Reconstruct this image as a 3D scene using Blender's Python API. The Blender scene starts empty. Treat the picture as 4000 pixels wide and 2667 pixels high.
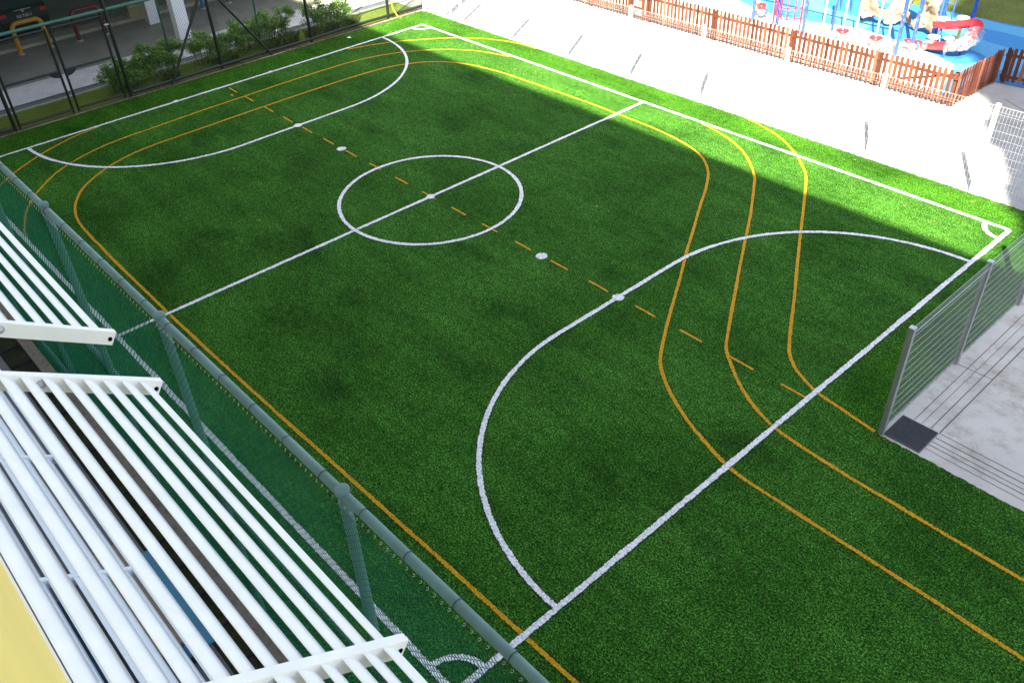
import bpy, math, random
import numpy as np
from mathutils import Matrix, Vector
random.seed(7); rng = np.random.default_rng(7)
SC = bpy.context.scene
COL = SC.collection

# ------------------------------------------------------------------ camera, light, exposure
cam = bpy.data.cameras.new('camera'); camo = bpy.data.objects.new('camera', cam); COL.objects.link(camo)
_r = Vector((0.675101, 0.736815, -0.036642)); _u = Vector((-0.431317, 0.434511, 0.790674)); _f = Vector((-0.598502, 0.51798, -0.61114))
_m = Matrix.Identity(4)
for _i in range(3):
    _m[_i][0] = _r[_i]; _m[_i][1] = _u[_i]; _m[_i][2] = -_f[_i]
_m.translation = Vector((15.3792, -10.9447, 10.0178))
camo.matrix_world = _m
cam.sensor_width = 36.0; cam.lens = 30.744; cam.clip_start = 0.02; cam.clip_end = 3000
SC.camera = camo

world = bpy.data.worlds.new('World'); SC.world = world; world.use_nodes = True
wn = world.node_tree; wn.nodes.clear()
sky = wn.nodes.new('ShaderNodeTexSky'); sky.sky_type = 'NISHITA'; sky.sun_disc = False
sky.sun_elevation = math.radians(44.8); sky.sun_rotation = math.radians(150)
sky.air_density = 1.0; sky.dust_density = 2.0; sky.ozone_density = 1.0
bg = wn.nodes.new('ShaderNodeBackground'); bg.inputs['Strength'].default_value = 0.075
wo = wn.nodes.new('ShaderNodeOutputWorld')
hs = wn.nodes.new('ShaderNodeHueSaturation'); hs.inputs['Saturation'].default_value = 0.72
wn.links.new(sky.outputs[0], hs.inputs['Color']); wn.links.new(hs.outputs[0], bg.inputs[0]); wn.links.new(bg.outputs[0], wo.inputs[0])

sun = bpy.data.lights.new('sun', 'SUN'); suno = bpy.data.objects.new('sun', sun); COL.objects.link(suno)
sun.energy = 5.0; sun.angle = math.radians(0.55); sun.color = (1.0, 0.92, 0.74)
suno.rotation_euler = Vector((-0.5 * 0.7096, 0.866 * 0.7096, -0.7046)).to_track_quat('-Z', 'Y').to_euler()
suno.location = (20, -30, 60)
SC.view_settings.view_transform = 'Standard'; SC.view_settings.look = 'None'
SC.view_settings.gamma = 1.0; SC.view_settings.exposure = 2.65

# ------------------------------------------------------------------ helpers
def tag(o, label=None, cat=None, group=None, kind=None):
    if label: o['label'] = label
    if cat: o['category'] = cat
    if group: o['group'] = group
    if kind: o['kind'] = kind
    return o
def empty(name, loc=(0, 0, 0), rz=0.0):
    o = bpy.data.objects.new(name, None); COL.objects.link(o)
    o.location = loc; o.rotation_euler = (0, 0, rz); o.empty_display_size = 0.2
    return o
class MB:
    def __init__(s): s.v = []; s.f = []; s.uv = None; s.smooth = []
    def add(s, vs, fs, smooth=False):
        n = len(s.v); s.v.extend([tuple(map(float, p)) for p in vs]); s.f.extend([tuple(i + n for i in q) for q in fs]); s.smooth.extend([smooth] * len(fs)); return s
    def box(s, x0, x1, y0, y1, z0, z1):
        return s.add([(x0, y0, z0), (x1, y0, z0), (x1, y1, z0), (x0, y1, z0), (x0, y0, z1), (x1, y0, z1), (x1, y1, z1), (x0, y1, z1)],
                     [(0, 3, 2, 1), (4, 5, 6, 7), (0, 1, 5, 4), (1, 2, 6, 5), (2, 3, 7, 6), (3, 0, 4, 7)])
    def tube(s, pts, r, n=10, caps=True, smooth=True, flat=None):
        pts = [Vector(p) for p in pts]; rs = r if isinstance(r, (list, tuple)) else [r] * len(pts)
        vs = []; up = None
        for i, p in enumerate(pts):
            a = pts[max(i - 1, 0)]; b = pts[min(i + 1, len(pts) - 1)]
            d = (b - a).normalized()
            if up is None:
                up = Vector((0, 0, 1)) if abs(d.z) < 0.9 else Vector((1, 0, 0))
            e1 = d.cross(up).normalized(); e2 = e1.cross(d).normalized(); up = e2
            for k in range(n):
                t = 2 * math.pi * (k + 0.5) / n
                vs.append(p + e1 * math.cos(t) * rs[i] + e2 * math.sin(t) * rs[i] * (flat or 1))
        fs = []
        for i in range(len(pts) - 1):
            for k in range(n):
                k2 = (k + 1) % n; fs.append((i * n + k, i * n + k2, (i + 1) * n + k2, (i + 1) * n + k))
        s.add(vs, fs, smooth)
        if caps:
            m = len(pts) - 1
            s.add(vs[:n], [tuple(range(n))[::-1]]); s.add(vs[m * n:], [tuple(range(n))])
        return s
    def bar(s, a, b, w, h, up=(0, 0, 1)):
        a = Vector(a); b = Vector(b); d = (b - a).normalized(); up = Vector(up)
        e1 = d.cross(up).normalized() * (w / 2); e2 = e1.cross(d).normalized() * (h / 2)
        vs = [a - e1 - e2, a + e1 - e2, a + e1 + e2, a - e1 + e2, b - e1 - e2, b + e1 - e2, b + e1 + e2, b - e1 + e2]
        return s.add(vs, [(0, 3, 2, 1)[::-1], (4, 5, 6, 7)[::-1], (0, 1, 5, 4)[::-1], (1, 2, 6, 5)[::-1], (2, 3, 7, 6)[::-1], (3, 0, 4, 7)[::-1]])
    def lathe(s, prof, n=20, c=(0, 0, 0), sx=1, sy=1):
        vs = []; fs = []
        for (r, z) in prof:
            for k in range(n):
                t = 2 * math.pi * k / n; vs.append((c[0] + r * sx * math.cos(t), c[1] + r * sy * math.sin(t), c[2] + z))
        for i in range(len(prof) - 1):
            for k in range(n):
                k2 = (k + 1) % n; fs.append((i * n + k, i * n + k2, (i + 1) * n + k2, (i + 1) * n + k))
        s.add(vs, fs, True)
        m = len(prof) - 1
        if prof[0][0] > 1e-4: s.add(vs[:n], [tuple(range(n))[::-1]])
        if prof[m][0] > 1e-4: s.add(vs[m * n:], [tuple(range(n))])
        return s
    def mesh(s, name):
        me = bpy.data.meshes.new(name); me.from_pydata(s.v, [], s.f)
        me.polygons.foreach_set('use_smooth', s.smooth); me.update(); return me
    def build(s, name, m, parent=None, bevel=0):
        o = bpy.data.objects.new(name, s.mesh(name)); COL.objects.link(o)
        if m: o.data.materials.append(m)
        if parent: o.parent = parent
        if bevel:
            b = o.modifiers.new('bevel', 'BEVEL'); b.width = bevel; b.segments = 2; b.limit_method = 'ANGLE'; b.angle_limit = math.radians(40)
        return o
def inst(name, me, parent=None, loc=(0, 0, 0), rot=(0, 0, 0), scale=(1, 1, 1)):
    o = bpy.data.objects.new(name, me); COL.objects.link(o); o.location = loc; o.rotation_euler = rot; o.scale = scale
    if parent: o.parent = parent
    return o
def poly_sheet(name, pts, z, m, kind='structure', parent=None):
    b = MB(); b.add([(x, y, z) for x, y in pts], [tuple(range(len(pts)))])
    o = b.build(name, m, parent)
    if kind and not parent: o['kind'] = kind
    return o

# ------------------------------------------------------------------ materials
class NT:
    def __init__(s, name):
        s.m = bpy.data.materials.new(name); s.m.use_nodes = True; s.t = s.m.node_tree; s.t.nodes.clear()
        s.out = s.n('ShaderNodeOutputMaterial'); s.p = s.n('ShaderNodeBsdfPrincipled'); s.l(s.p.outputs[0], s.out.inputs[0])
        s.tc = s.n('ShaderNodeTexCoord')
    def n(s, k, **kw):
        q = s.t.nodes.new(k)
        for a, b in kw.items(): setattr(q, a, b)
        return q
    def l(s, a, b): s.t.links.new(a, b)
    def noise(s, scale, detail=4, rough=0.55, stretch=None, rotz=0, coord=None):
        q = s.n('ShaderNodeTexNoise'); q.inputs['Scale'].default_value = scale; q.inputs['Detail'].default_value = detail; q.inputs['Roughness'].default_value = rough
        c = coord or s.tc.outputs['Object']
        if stretch or rotz:
            mp = s.n('ShaderNodeMapping'); mp.inputs['Scale'].default_value = stretch or (1, 1, 1); mp.inputs['Rotation'].default_value = (0, 0, rotz); s.l(c, mp.inputs[0]); c = mp.outputs[0]
        s.l(c, q.inputs['Vector']); return q.outputs['Fac']
    def ramp(s, fac, stops):
        q = s.n('ShaderNodeValToRGB'); e = q.color_ramp.elements
        while len(e) < len(stops): e.new(0.5)
        for i, (p, c) in enumerate(stops):
            e[i].position = p; e[i].color = (c[0], c[1], c[2], 1) if isinstance(c, (tuple, list)) else (c, c, c, 1)
        s.l(fac, q.inputs[0]); return q.outputs[0]
    def mix(s, f, a, b, mode='MIX'):
        q = s.n('ShaderNodeMix', data_type='RGBA', blend_type=mode)
        for v, i in ((f, 0), (a, 6), (b, 7)):
            if isinstance(v, (int, float)): q.inputs[i].default_value = v if i == 0 else (v, v, v, 1)
            elif isinstance(v, (tuple, list)): q.inputs[i].default_value = (*v[:3], 1)
            else: s.l(v, q.inputs[i])
        return q.outputs[2]
    def math(s, op, a, b=0.0, clamp=False):
        q = s.n('ShaderNodeMath', operation=op); q.use_clamp = clamp
        for i, v in enumerate((a, b)):
            if isinstance(v, (int, float)): q.inputs[i].default_value = v
            else: s.l(v, q.inputs[i])
        return q.outputs[0]
    def bump(s, h, strength=0.3, dist=0.01):
        q = s.n('ShaderNodeBump'); q.inputs['Strength'].default_value = strength; q.inputs['Distance'].default_value = dist
        s.l(h, q.inputs['Height']); s.l(q.outputs[0], s.p.inputs['Normal'])
    def set(s, color=None, rough=0.6, metal=0.0, spec=0.5):
        if color is not None:
            if isinstance(color, (tuple, list)): s.p.inputs['Base Color'].default_value = (*color[:3], 1)
            else: s.l(color, s.p.inputs['Base Color'])
        s.p.inputs['Roughness'].default_value = rough; s.p.inputs['Metallic'].default_value = metal; s.p.inputs['Specular IOR Level'].default_value = spec
        return s.m
def paint(name, c, rough=0.45, var=0.12, scale=3.0, spec=0.5, bump=0.0, metal=0.0, dirt=None):
    t = NT(name)
    f = t.noise(scale, 5)
    lo = tuple(x * (1 - var) for x in c); hi = tuple(min(1, x * (1 + var)) for x in c)
    col = t.ramp(f, [(0.3, lo), (0.7, hi)])
    if dirt:
        g = t.noise(scale * 4, 6, 0.7); col = t.mix(t.ramp(g, [(dirt[0], 0.0), (dirt[0] + 0.12, 1.0)]), col, dirt[1])
    if bump: t.bump(t.noise(scale * 12, 4), bump, 0.004)
    return t.set(col, rough, metal, spec)

LINE_PAD = 1.5
def turf_mat():
    t = NT('artificial_turf')
    fine = t.noise(31, 2, 0.8)
    fine2 = t.noise(75, 2, 0.6, (1, 1, 1), 0.7)
    cl = t.noise(7, 4, 0.65)
    st = t.noise(1.1, 5, 0.65, (0.35, 1.5, 1), 0.5)
    patch = t.noise(0.36, 6, 0.62)
    smud = t.noise(0.62, 4, 0.55, (0.8, 1.35, 1), 0.4)
    g = t.math('ADD', t.math('MULTIPLY', fine, 0.55), t.math('MULTIPLY', fine2, 0.45))
    col = t.ramp(g, [(0.38, (0.001, 0.008, 0.001)), (0.47, (0.011, 0.054, 0.004)), (0.54, (0.037, 0.134, 0.011)), (0.64, (0.170, 0.345, 0.068))])
    col = t.mix(1.0, col, t.ramp(cl, [(0.34, 0.66), (0.66, 1.25)]), 'MULTIPLY')
    col = t.mix(1.0, col, t.ramp(st, [(0.3, 0.72), (0.7, 1.22)]), 'MULTIPLY')
    col = t.mix(1.0, col, t.ramp(patch, [(0.34, (0.62, 0.68, 0.60)), (0.5, (0.98, 1.0, 0.98)), (0.68, (1.28, 1.2, 1.35))]), 'MULTIPLY')
    col = t.mix(t.ramp(smud, [(0.56, 0.0), (0.70, 0.62)]), col, t.mix(1.0, col, (0.30, 0.44, 0.50), 'MULTIPLY'))
    cr = t.noise(1.5, 5, 0.6, (2.6, 0.32, 1), -0.75)
    col = t.mix(t.ramp(cr, [(0.60, 0.0), (0.72, 0.5)]), col, t.mix(1.0, col, (0.38, 0.46, 0.5), 'MULTIPLY'))
    sp = t.n('ShaderNodeSeparateXYZ'); t.l(t.tc.outputs['Object'], sp.inputs[0])
    def edge(src, a, b):
        q = t.n('ShaderNodeMapRange'); q.inputs['From Min'].default_value = a; q.inputs['From Max'].default_value = b; t.l(src, q.inputs[0]); return q.outputs[0]
    e1 = edge(sp.outputs[1], 7.8, 8.1); e2 = edge(sp.outputs[0], -10.4, -10.7); e3 = t.math('MULTIPLY', edge(sp.outputs[0], 10.4, 10.7), edge(sp.outputs[1], 0.1, 0.4)); e4 = edge(sp.outputs[1], -7.3, -8.0)
    em = t.math('MAXIMUM', t.math('MAXIMUM', e1, e2), t.math('MAXIMUM', e3, e4))
    col = t.mix(em, col, t.mix(1.0, col, (0.90, 0.94, 0.55), 'MULTIPLY'))      # unbrushed run-off strip, purer green pile
    t.bump(t.math('ADD', g, t.math('MULTIPLY', cl, 0.4)), 0.5, 0.02)
    return t.set(col, 0.95, 0, 0.06)
def line_mat(name, lo, hi):
    t = NT(name)
    t.p.inputs['Roughness'].default_value = 0.85; t.p.inputs['Specular IOR Level'].default_value = 0.2
    uv = t.n('ShaderNodeUVMap'); sx = t.n('ShaderNodeSeparateXYZ'); t.l(uv.outputs[0], sx.inputs[0])
    d = t.math('MULTIPLY', t.math('ABSOLUTE', t.math('SUBTRACT', sx.outputs[0], 0.5)), 2.0 * LINE_PAD)   # 0 centre .. 1 line edge .. LINE_PAD seam
    n1 = t.noise(30, 3, 0.8); n2 = t.noise(5, 3, 0.6); n3 = t.noise(1.1, 5, 0.65)
    v = t.math('ADD', t.math('MULTIPLY', n1, 2.1), t.math('MULTIPLY', n2, 0.55)); v = t.math('ADD', v, t.math('MULTIPLY', n3, 1.1))
    v = t.math('SUBTRACT', v, t.math('MULTIPLY', t.math('POWER', d, 2.4), 0.80))
    mr = t.n('ShaderNodeMapRange'); mr.inputs['From Min'].default_value = 1.17; mr.inputs['From Max'].default_value = 1.37; t.l(v, mr.inputs[0])
    col = t.mix(mr.outputs[0], (0.006, 0.018, 0.006), t.ramp(n1, [(0.35, lo), (0.58, hi)]))
    sd = t.n('ShaderNodeMapRange'); sd.inputs['From Min'].default_value = LINE_PAD; sd.inputs['From Max'].default_value = 0.95; t.l(d, sd.inputs[0])
    seam = t.math('MULTIPLY', sd.outputs[0], t.ramp(n2, [(0.42, 0.05), (0.60, 0.85)]))
    a = t.math('MAXIMUM', mr.outputs[0], seam, True)
    tr = t.n('ShaderNodeBsdfTransparent'); mx = t.n('ShaderNodeMixShader'); t.l(a, mx.inputs[0]); t.l(tr.outputs[0], mx.inputs[1]); t.l(t.p.outputs[0], mx.inputs[2]); t.l(mx.outputs[0], t.out.inputs[0])
    t.bump(n1, 0.7, 0.02)
    t.l(col, t.p.inputs['Base Color']); return t.m
def concrete_mat(name, c, stain=(0.5, 0.45, 0.38), amt=0.5, scale=0.9):
    t = NT(name)
    a = t.noise(scale, 7, 0.65); b = t.noise(scale * 3.2, 8, 0.72); f = t.noise(120, 2)
    col = t.ramp(a, [(0.28, tuple(x * 0.80 for x in c)), (0.55, c), (0.78, tuple(min(1, x * 1.15) for x in c))])
    col = t.mix(t.ramp(b, [(0.48, 0.0), (0.72, amt)]), col, t.mix(1.0, col, stain, 'MULTIPLY'))
    col = t.mix(1.0, col, t.ramp(f, [(0.3, 0.92), (0.7, 1.06)]), 'MULTIPLY')
    t.bump(t.math('ADD', b, f), 0.2, 0.004); return t.set(col, 0.8, 0, 0.3)
def ground_mat(name, c1, c2, c3, scale=25):
    t = NT(name); g = t.noise(scale, 5, 0.7); p = t.noise(0.8, 5, 0.6)
    col = t.ramp(g, [(0.3, c1), (0.52, c2), (0.72, c3)]); col = t.mix(1.0, col, t.ramp(p, [(0.3, 0.7), (0.7, 1.25)]), 'MULTIPLY')
    t.bump(g, 0.8, 0.03); return t.set(col, 0.9, 0, 0.2)
def rubber_mat():
    t = NT('blue_rubber'); f = t.noise(60, 3, 0.7); w = t.noise(0.22, 1, 0.3)
    col = t.ramp(w, [(0.47, (0.022, 0.145, 0.36)), (0.475, (0.065, 0.26, 0.44)), (0.56, (0.065, 0.26, 0.44)), (0.565, (0.03, 0.17, 0.38))])
    col = t.mix(1.0, col, t.ramp(f, [(0.3, 0.75), (0.7, 1.2)]), 'MULTIPLY'); t.bump(f, 0.4, 0.006); return t.set(col, 0.85, 0, 0.25)
def wood_mat():
    t = NT('stained_wood'); oi = t.n('ShaderNodeObjectInfo'); g = t.noise(6, 5, 0.6, (14, 14, 0.9))
    base = t.ramp(oi.outputs['Random'], [(0.0, (0.042, 0.011, 0.006)), (0.45, (0.090, 0.024, 0.011)), (0.8, (0.135, 0.041, 0.020)), (1.0, (0.21, 0.085, 0.045))])
    col = t.mix(1.0, base, t.ramp(g, [(0.3, 0.72), (0.7, 1.2)]), 'MULTIPLY'); t.bump(g, 0.25, 0.003); return t.set(col, 0.6, 0, 0.35)
def leaf_mat(name, c1, c2, c3):
    t = NT(name); ge = t.n('ShaderNodeNewGeometry'); col = t.ramp(ge.outputs['Random Per Island'], [(0.0, c1), (0.55, c2), (1.0, c3)])
    t.set(col, 0.5, 0, 0.4)
    tl = t.n('ShaderNodeBsdfTranslucent'); t.l(col, tl.inputs[0]); mx = t.n('ShaderNodeMixShader'); mx.inputs[0].default_value = 0.3
    t.l(t.p.outputs[0], mx.inputs[1]); t.l(tl.outputs[0], mx.inputs[2]); t.l(mx.outputs[0], t.out.inputs[0]); return t.m
def wrapped_mat(name, c):
    t = NT(name); n = t.noise(14, 6, 0.75, (1, 1, 0.35)); col = t.mix(t.ramp(n, [(0.54, 0.0), (0.70, 0.55)]), c, (0.40, 0.42, 0.50))
    t.bump(n, 0.6, 0.01); return t.set(col, 0.28, 0, 0.5)
def film_mat():
    t = NT('clear_plastic_film'); n = t.noise(9, 6, 0.75)
    t.set((0.5, 0.5, 0.54), 0.2, 0, 0.6); t.bump(n, 1.0, 0.03)
    tr = t.n('ShaderNodeBsdfTransparent'); mx = t.n('ShaderNodeMixShader'); t.l(t.ramp(n, [(0.42, 0.04), (0.64, 0.6)]), mx.inputs[0])
    t.l(tr.outputs[0], mx.inputs[1]); t.l(t.p.outputs[0], mx.inputs[2]); t.l(mx.outputs[0], t.out.inputs[0]); return t.m
M = {}
M['turf'] = turf_mat()
M['white_line'] = line_mat('white_turf_fibre', (0.42, 0.41, 0.42), (0.84, 0.82, 0.80))
M['yellow_line'] = line_mat('yellow_turf_fibre', (0.24, 0.12, 0.003), (0.60, 0.32, 0.007))
M['apron'] = concrete_mat('pale_concrete', (0.34, 0.33, 0.315), amt=0.3)
M['slab'] = concrete_mat('grey_concrete', (0.54, 0.50, 0.45), (0.52, 0.46, 0.39), 0.9, 0.5)
M['path'] = concrete_mat('path_concrete', (0.58, 0.57, 0.57), amt=0.4)
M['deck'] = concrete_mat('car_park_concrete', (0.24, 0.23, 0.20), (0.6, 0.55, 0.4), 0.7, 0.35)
M['taupe'] = concrete_mat('taupe_floor', (0.20, 0.185, 0.18), amt=0.3)
M['drain'] = concrete_mat('wet_drain', (0.12, 0.14, 0.155), amt=0.5)
M['kerb'] = concrete_mat('old_kerb', (0.40, 0.37, 0.30), (0.55, 0.42, 0.25), 0.8, 2.5)
M['terrain'] = ground_mat('terrain', (0.05, 0.07, 0.02), (0.10, 0.11, 0.04), (0.16, 0.15, 0.07), 6)
M['lawn'] = ground_mat('lawn', (0.030, 0.045, 0.005), (0.085, 0.105, 0.012), (0.15, 0.155, 0.025), 22)
M['verge'] = ground_mat('verge_grass', (0.035, 0.060, 0.005), (0.115, 0.165, 0.012), (0.20, 0.24, 0.03), 26)
M['dirt'] = ground_mat('dirt', (0.05, 0.035, 0.022), (0.12, 0.085, 0.055), (0.22, 0.17, 0.11), 18)
M['rubber'] = rubber_mat()
M['cream_rubber'] = paint('cream_rubber', (0.62, 0.58, 0.46), 0.9, 0.1, 40, 0.2)
M['green_paint'] = paint('green_fence_paint', (0.125, 0.215, 0.200), 0.5, 0.18, 2.5, 0.3, 0.05, 0, (0.66, (0.10, 0.11, 0.12)))
M['dark_green_paint'] = paint('dark_green_paint', (0.006, 0.011, 0.010), 0.45, 0.2, 3)
M['teal_rail'] = paint('teal_rail_paint', (0.035, 0.125, 0.098), 0.45, 0.2, 3)
M['mesh_green'] = paint('green_pvc_wire', (0.008, 0.145, 0.074), 0.85, 0.2, 6, 0.12)
M['mesh_grey_green'] = paint('weathered_green_wire', (0.045, 0.085, 0.055), 0.6, 0.2, 6)
M['white_paint'] = paint('white_powder_coat', (0.92, 0.895, 0.86), 0.55, 0.05, 5, 0.25, 0.0, 0, (0.72, (0.5, 0.48, 0.45)))
M['cool_white'] = paint('white_louver_paint', (0.80, 0.82, 0.85), 0.45, 0.03, 2, 0.4)  # cooler copy of the white: bluish shade of the lower blades in the colour
M['galv'] = paint('galvanised_grey', (0.30, 0.31, 0.32), 0.45, 0.1, 8, 0.5, 0, 0.3)
M['galv_light'] = paint('light_galvanised', (0.52, 0.54, 0.56), 0.4, 0.08, 8, 0.5, 0, 0.2)
M['white_wire'] = paint('white_wire', (0.55, 0.55, 0.54), 0.45, 0.04)
M['black'] = paint('black_iron', (0.010, 0.010, 0.011), 0.55, 0.3, 8)
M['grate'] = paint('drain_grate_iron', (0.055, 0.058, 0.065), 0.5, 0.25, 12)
M['shadow_grate'] = paint('dark_grate_iron', (0.013, 0.012, 0.013), 0.8, 0.3, 12)  # darker copy of the grate iron, with the shade put into the colour
M['pit_black'] = paint('wet_black_channel', (0.004, 0.004, 0.004), 0.9, 0.2, 6, 0.05)  # near-black colour stands for the shade down in the covered channel
M['rust'] = paint('rust', (0.36, 0.17, 0.055), 0.8, 0.4, 30)
M['rust_dark'] = paint('dark_rust', (0.075, 0.028, 0.010), 0.8, 0.3, 30)
M['yellow_wall'] = paint('yellow_wall_paint', (0.95, 0.72, 0.22), 0.7, 0.05, 1.2, 0.3, 0.1)
M['white_wall'] = paint('white_wall_paint', (0.74, 0.74, 0.74), 0.7, 0.04, 1.2, 0.3, 0.1)
M['grey_wall'] = paint('grey_wall_paint', (0.38, 0.38, 0.39), 0.8, 0.06, 1)
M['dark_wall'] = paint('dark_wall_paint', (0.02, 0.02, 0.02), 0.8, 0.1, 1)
M['pillar'] = paint('white_pillar_paint', (0.74, 0.75, 0.78), 0.6, 0.05, 1.5, 0.3, 0, 0, (0.74, (0.4, 0.38, 0.36)))
M['glass'] = paint('dark_window_glass', (0.02, 0.03, 0.04), 0.08, 0.1, 1, 0.7)
M['teal_top'] = paint('teal_table_paint', (0.05, 0.22, 0.33), 0.4, 0.06, 2)
M['navy_top'] = paint('navy_table_paint', (0.008, 0.06, 0.10), 0.4, 0.06, 2)  # darker copy of the teal: the bench's deep shade is in the colour
M['tan_top'] = paint('tan_laminate', (0.30, 0.20, 0.11), 0.5, 0.08, 2)
M['brown_edge'] = paint('brown_edge', (0.14, 0.08, 0.03), 0.5, 0.1)
M['yellow_pipe'] = paint('yellow_pipe_paint', (0.50, 0.22, 0.005), 0.45, 0.12, 4)
M['red_pipe'] = paint('red_pipe_paint', (0.10, 0.005, 0.006), 0.45, 0.12, 4)
M['blue_pipe'] = paint('blue_pipe_paint', (0.02, 0.14, 0.28), 0.45, 0.12, 4)
M['green_pipe'] = paint('green_pipe_paint', (0.02, 0.16, 0.07), 0.45, 0.12, 4)
M['car_paint'] = paint('black_car_paint', (0.002, 0.002, 0.003), 0.35, 0.1, 1, 0.2)
M['tail'] = paint('red_tail_lamp', (0.55, 0.012, 0.010), 0.2, 0.1, 1, 0.6)
M['tyre'] = paint('tyre_rubber', (0.014, 0.014, 0.014), 0.8, 0.1)
M['chrome'] = paint('silver_trim', (0.55, 0.56, 0.58), 0.2, 0.05, 3, 0.6, 0, 0.7)
M['plate_black'] = paint('plate_black', (0.006, 0.006, 0.006), 0.4, 0.1)
M['plate_white'] = paint('plate_white', (0.75, 0.75, 0.75), 0.5, 0.02)
M['carton'] = paint('tan_carton', (0.42, 0.33, 0.19), 0.8, 0.1, 4)
M['wood'] = wood_mat()
M['wood_rail'] = paint('rail_wood', (0.085, 0.024, 0.011), 0.6, 0.2, 5)
M['leaf'] = leaf_mat('shrub_leaf', (0.015, 0.055, 0.010), (0.10, 0.25, 0.025), (0.38, 0.58, 0.07))
M['weed'] = leaf_mat('weed_leaf', (0.03, 0.055, 0.008), (0.075, 0.11, 0.015), (0.17, 0.18, 0.03))
M['bark'] = paint('twig_bark', (0.045, 0.038, 0.028), 0.85, 0.2, 10)
M['flower'] = leaf_mat('red_flower', (0.28, 0.02, 0.015), (0.42, 0.04, 0.025), (0.5, 0.09, 0.04))
M['tree_leaf'] = leaf_mat('dry_leaf', (0.14, 0.08, 0.03), (0.24, 0.16, 0.07), (0.32, 0.26, 0.15))
M['play_blue'] = wrapped_mat('blue_post_in_film', (0.018, 0.055, 0.33))
M['play_blue_plain'] = paint('blue_powder_coat', (0.03, 0.09, 0.45), 0.35, 0.08)
M['play_red'] = paint('red_plastic', (0.50, 0.018, 0.030), 0.3, 0.06, 2)
M['play_cream'] = paint('cream_plastic', (0.78, 0.66, 0.36), 0.35, 0.06, 3)
M['play_yellow'] = paint('yellow_plastic', (0.78, 0.62, 0.22), 0.35, 0.06, 3)
M['wrap'] = wrapped_mat('film_wrapped_base', (0.58, 0.50, 0.46))
M['film'] = film_mat()
M['white_pole'] = wrapped_mat('white_pole_in_film', (0.55, 0.56, 0.60))
M['rock'] = paint('moulded_rock', (0.24, 0.17, 0.12), 0.7, 0.25, 3.5, 0.3, 0.5)
M['hold'] = paint('ochre_hold', (0.55, 0.32, 0.14), 0.5, 0.15, 8)
M['red_rope'] = paint('red_rope', (0.45, 0.012, 0.045), 0.6, 0.1)
M['paper'] = paint('white_paper', (0.7, 0.73, 0.78), 0.8, 0.05)
M['hose'] = paint('yellow_hose', (0.7, 0.45, 0.02), 0.5, 0.1)
M['joint'] = paint('dark_joint', (0.06, 0.055, 0.05), 0.9, 0.2, 9)

# ------------------------------------------------------------------ ground sheets
def rect(x0, x1, y0, y1): return [(x0, y0), (x1, y0), (x1, y1), (x0, y1)]
poly_sheet('terrain', rect(-600, 600, -600, 600), -0.06, M['terrain'])
def wob(a, b, step=0.06, amp=0.014, n=(0, 1)):
    L = math.dist(a, b); k = max(1, int(L / step)); out = []
    for i in range(k):
        t = i / k; j = random.uniform(-amp, amp)
        out.append((a[0] + (b[0] - a[0]) * t + n[0] * j, a[1] + (b[1] - a[1]) * t + n[1] * j))
    return out
tp = []
tp += wob((-11.62, -9.01), (30, -9.01)); tp += wob((30, -9.01), (30, 0.07), 0.5, 0); tp += wob((30, 0.07), (11.56, 0.07))
tp += wob((11.56, 0.07), (11.56, 8.80), 0.06, 0.012, (1, 0)); tp += wob((11.56, 8.80), (-11.55, 8.80), 0.05, 0.022); tp += wob((-11.55, 8.80), (-11.62, -9.01), 0.06, 0.03, (1, 0))
turf = poly_sheet('turf', tp, 0.0, M['turf'])
poly_sheet('apron', [(-16, 8.74), (11.50, 8.74), (11.50, 8.82), (13, 8.82), (30, 8.82), (30, 12.95), (7.2, 12.95), (7.2, 15.74), (6.37, 15.62), (6.27, 13.28), (-16, 13.40)], -0.012, M['apron'])
slab = poly_sheet('concrete_slab', [(11.50, 0.0), (30, 0.0), (30, 8.815), (11.50, 8.815)], -0.009, M['slab'])
poly_sheet('side_paving', [(7.205, 12.955), (30, 12.955), (30, 15.80), (7.205, 15.735)], -0.008, M['apron'])
poly_sheet('playground_surface', [(-30, 13.405), (-16, 13.405), (6.265, 13.285), (6.365, 15.625), (7.2, 15.755), (12, 16.3), (12, 21.4), (5.2, 20.85), (2.2, 20.75), (-30, 20.2)], -0.004, M['rubber'])
cr = [(-12, 13.42), (5.9, 13.32), (5.6, 14.2), (5.35, 15.1), (5.15, 15.75), (4.95, 16.2), (4.5, 16.4), (4.0, 16.62), (3.2, 16.9), (2.3, 17.15), (1.5, 17.25), (0.6, 17.12), (-0.4, 16.8), (-1.3, 16.62), (-2.4, 16.7), (-3.6, 17.2), (-5.5, 17.9), (-12, 18.5)]
crs = []
for i in range(len(cr)):
    a = cr[i]; b = cr[(i + 1) % len(cr)]; crs.append(a)
    if 2 < i < 16: crs.append(((a[0] + b[0]) / 2 + random.uniform(-.05, .05), (a[1] + b[1]) / 2 + random.uniform(-.05, .05)))
poly_sheet('cream_rubber', crs, 0.0, M['cream_rubber'])
poly_sheet('lawn', [(-60, 20.1), (2.2, 20.75), (5.2, 20.85), (12, 21.4), (60, 24), (60, 90), (-60, 90)], -0.010, M['lawn'])
poly_sheet('verge', rect(-13.22, -11.86, -14, 9.0), -0.020, M['verge'])
M['fence_kerb'] = concrete_mat('stained_kerb', (0.24, 0.205, 0.165), (0.5, 0.36, 0.16), 0.85, 3.0)
dk = MB(); dk.box(-11.87, -11.60, -14, 8.95, -0.05, -0.008); dk.build('dirt_kerb', M['dirt'])['kind'] = 'structure'
kb = MB(); kb.box(-13.29, -13.215, -14, 8.95, -0.05, 0.015); kb.build('verge_kerb', M['kerb'])['kind'] = 'structure'
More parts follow.
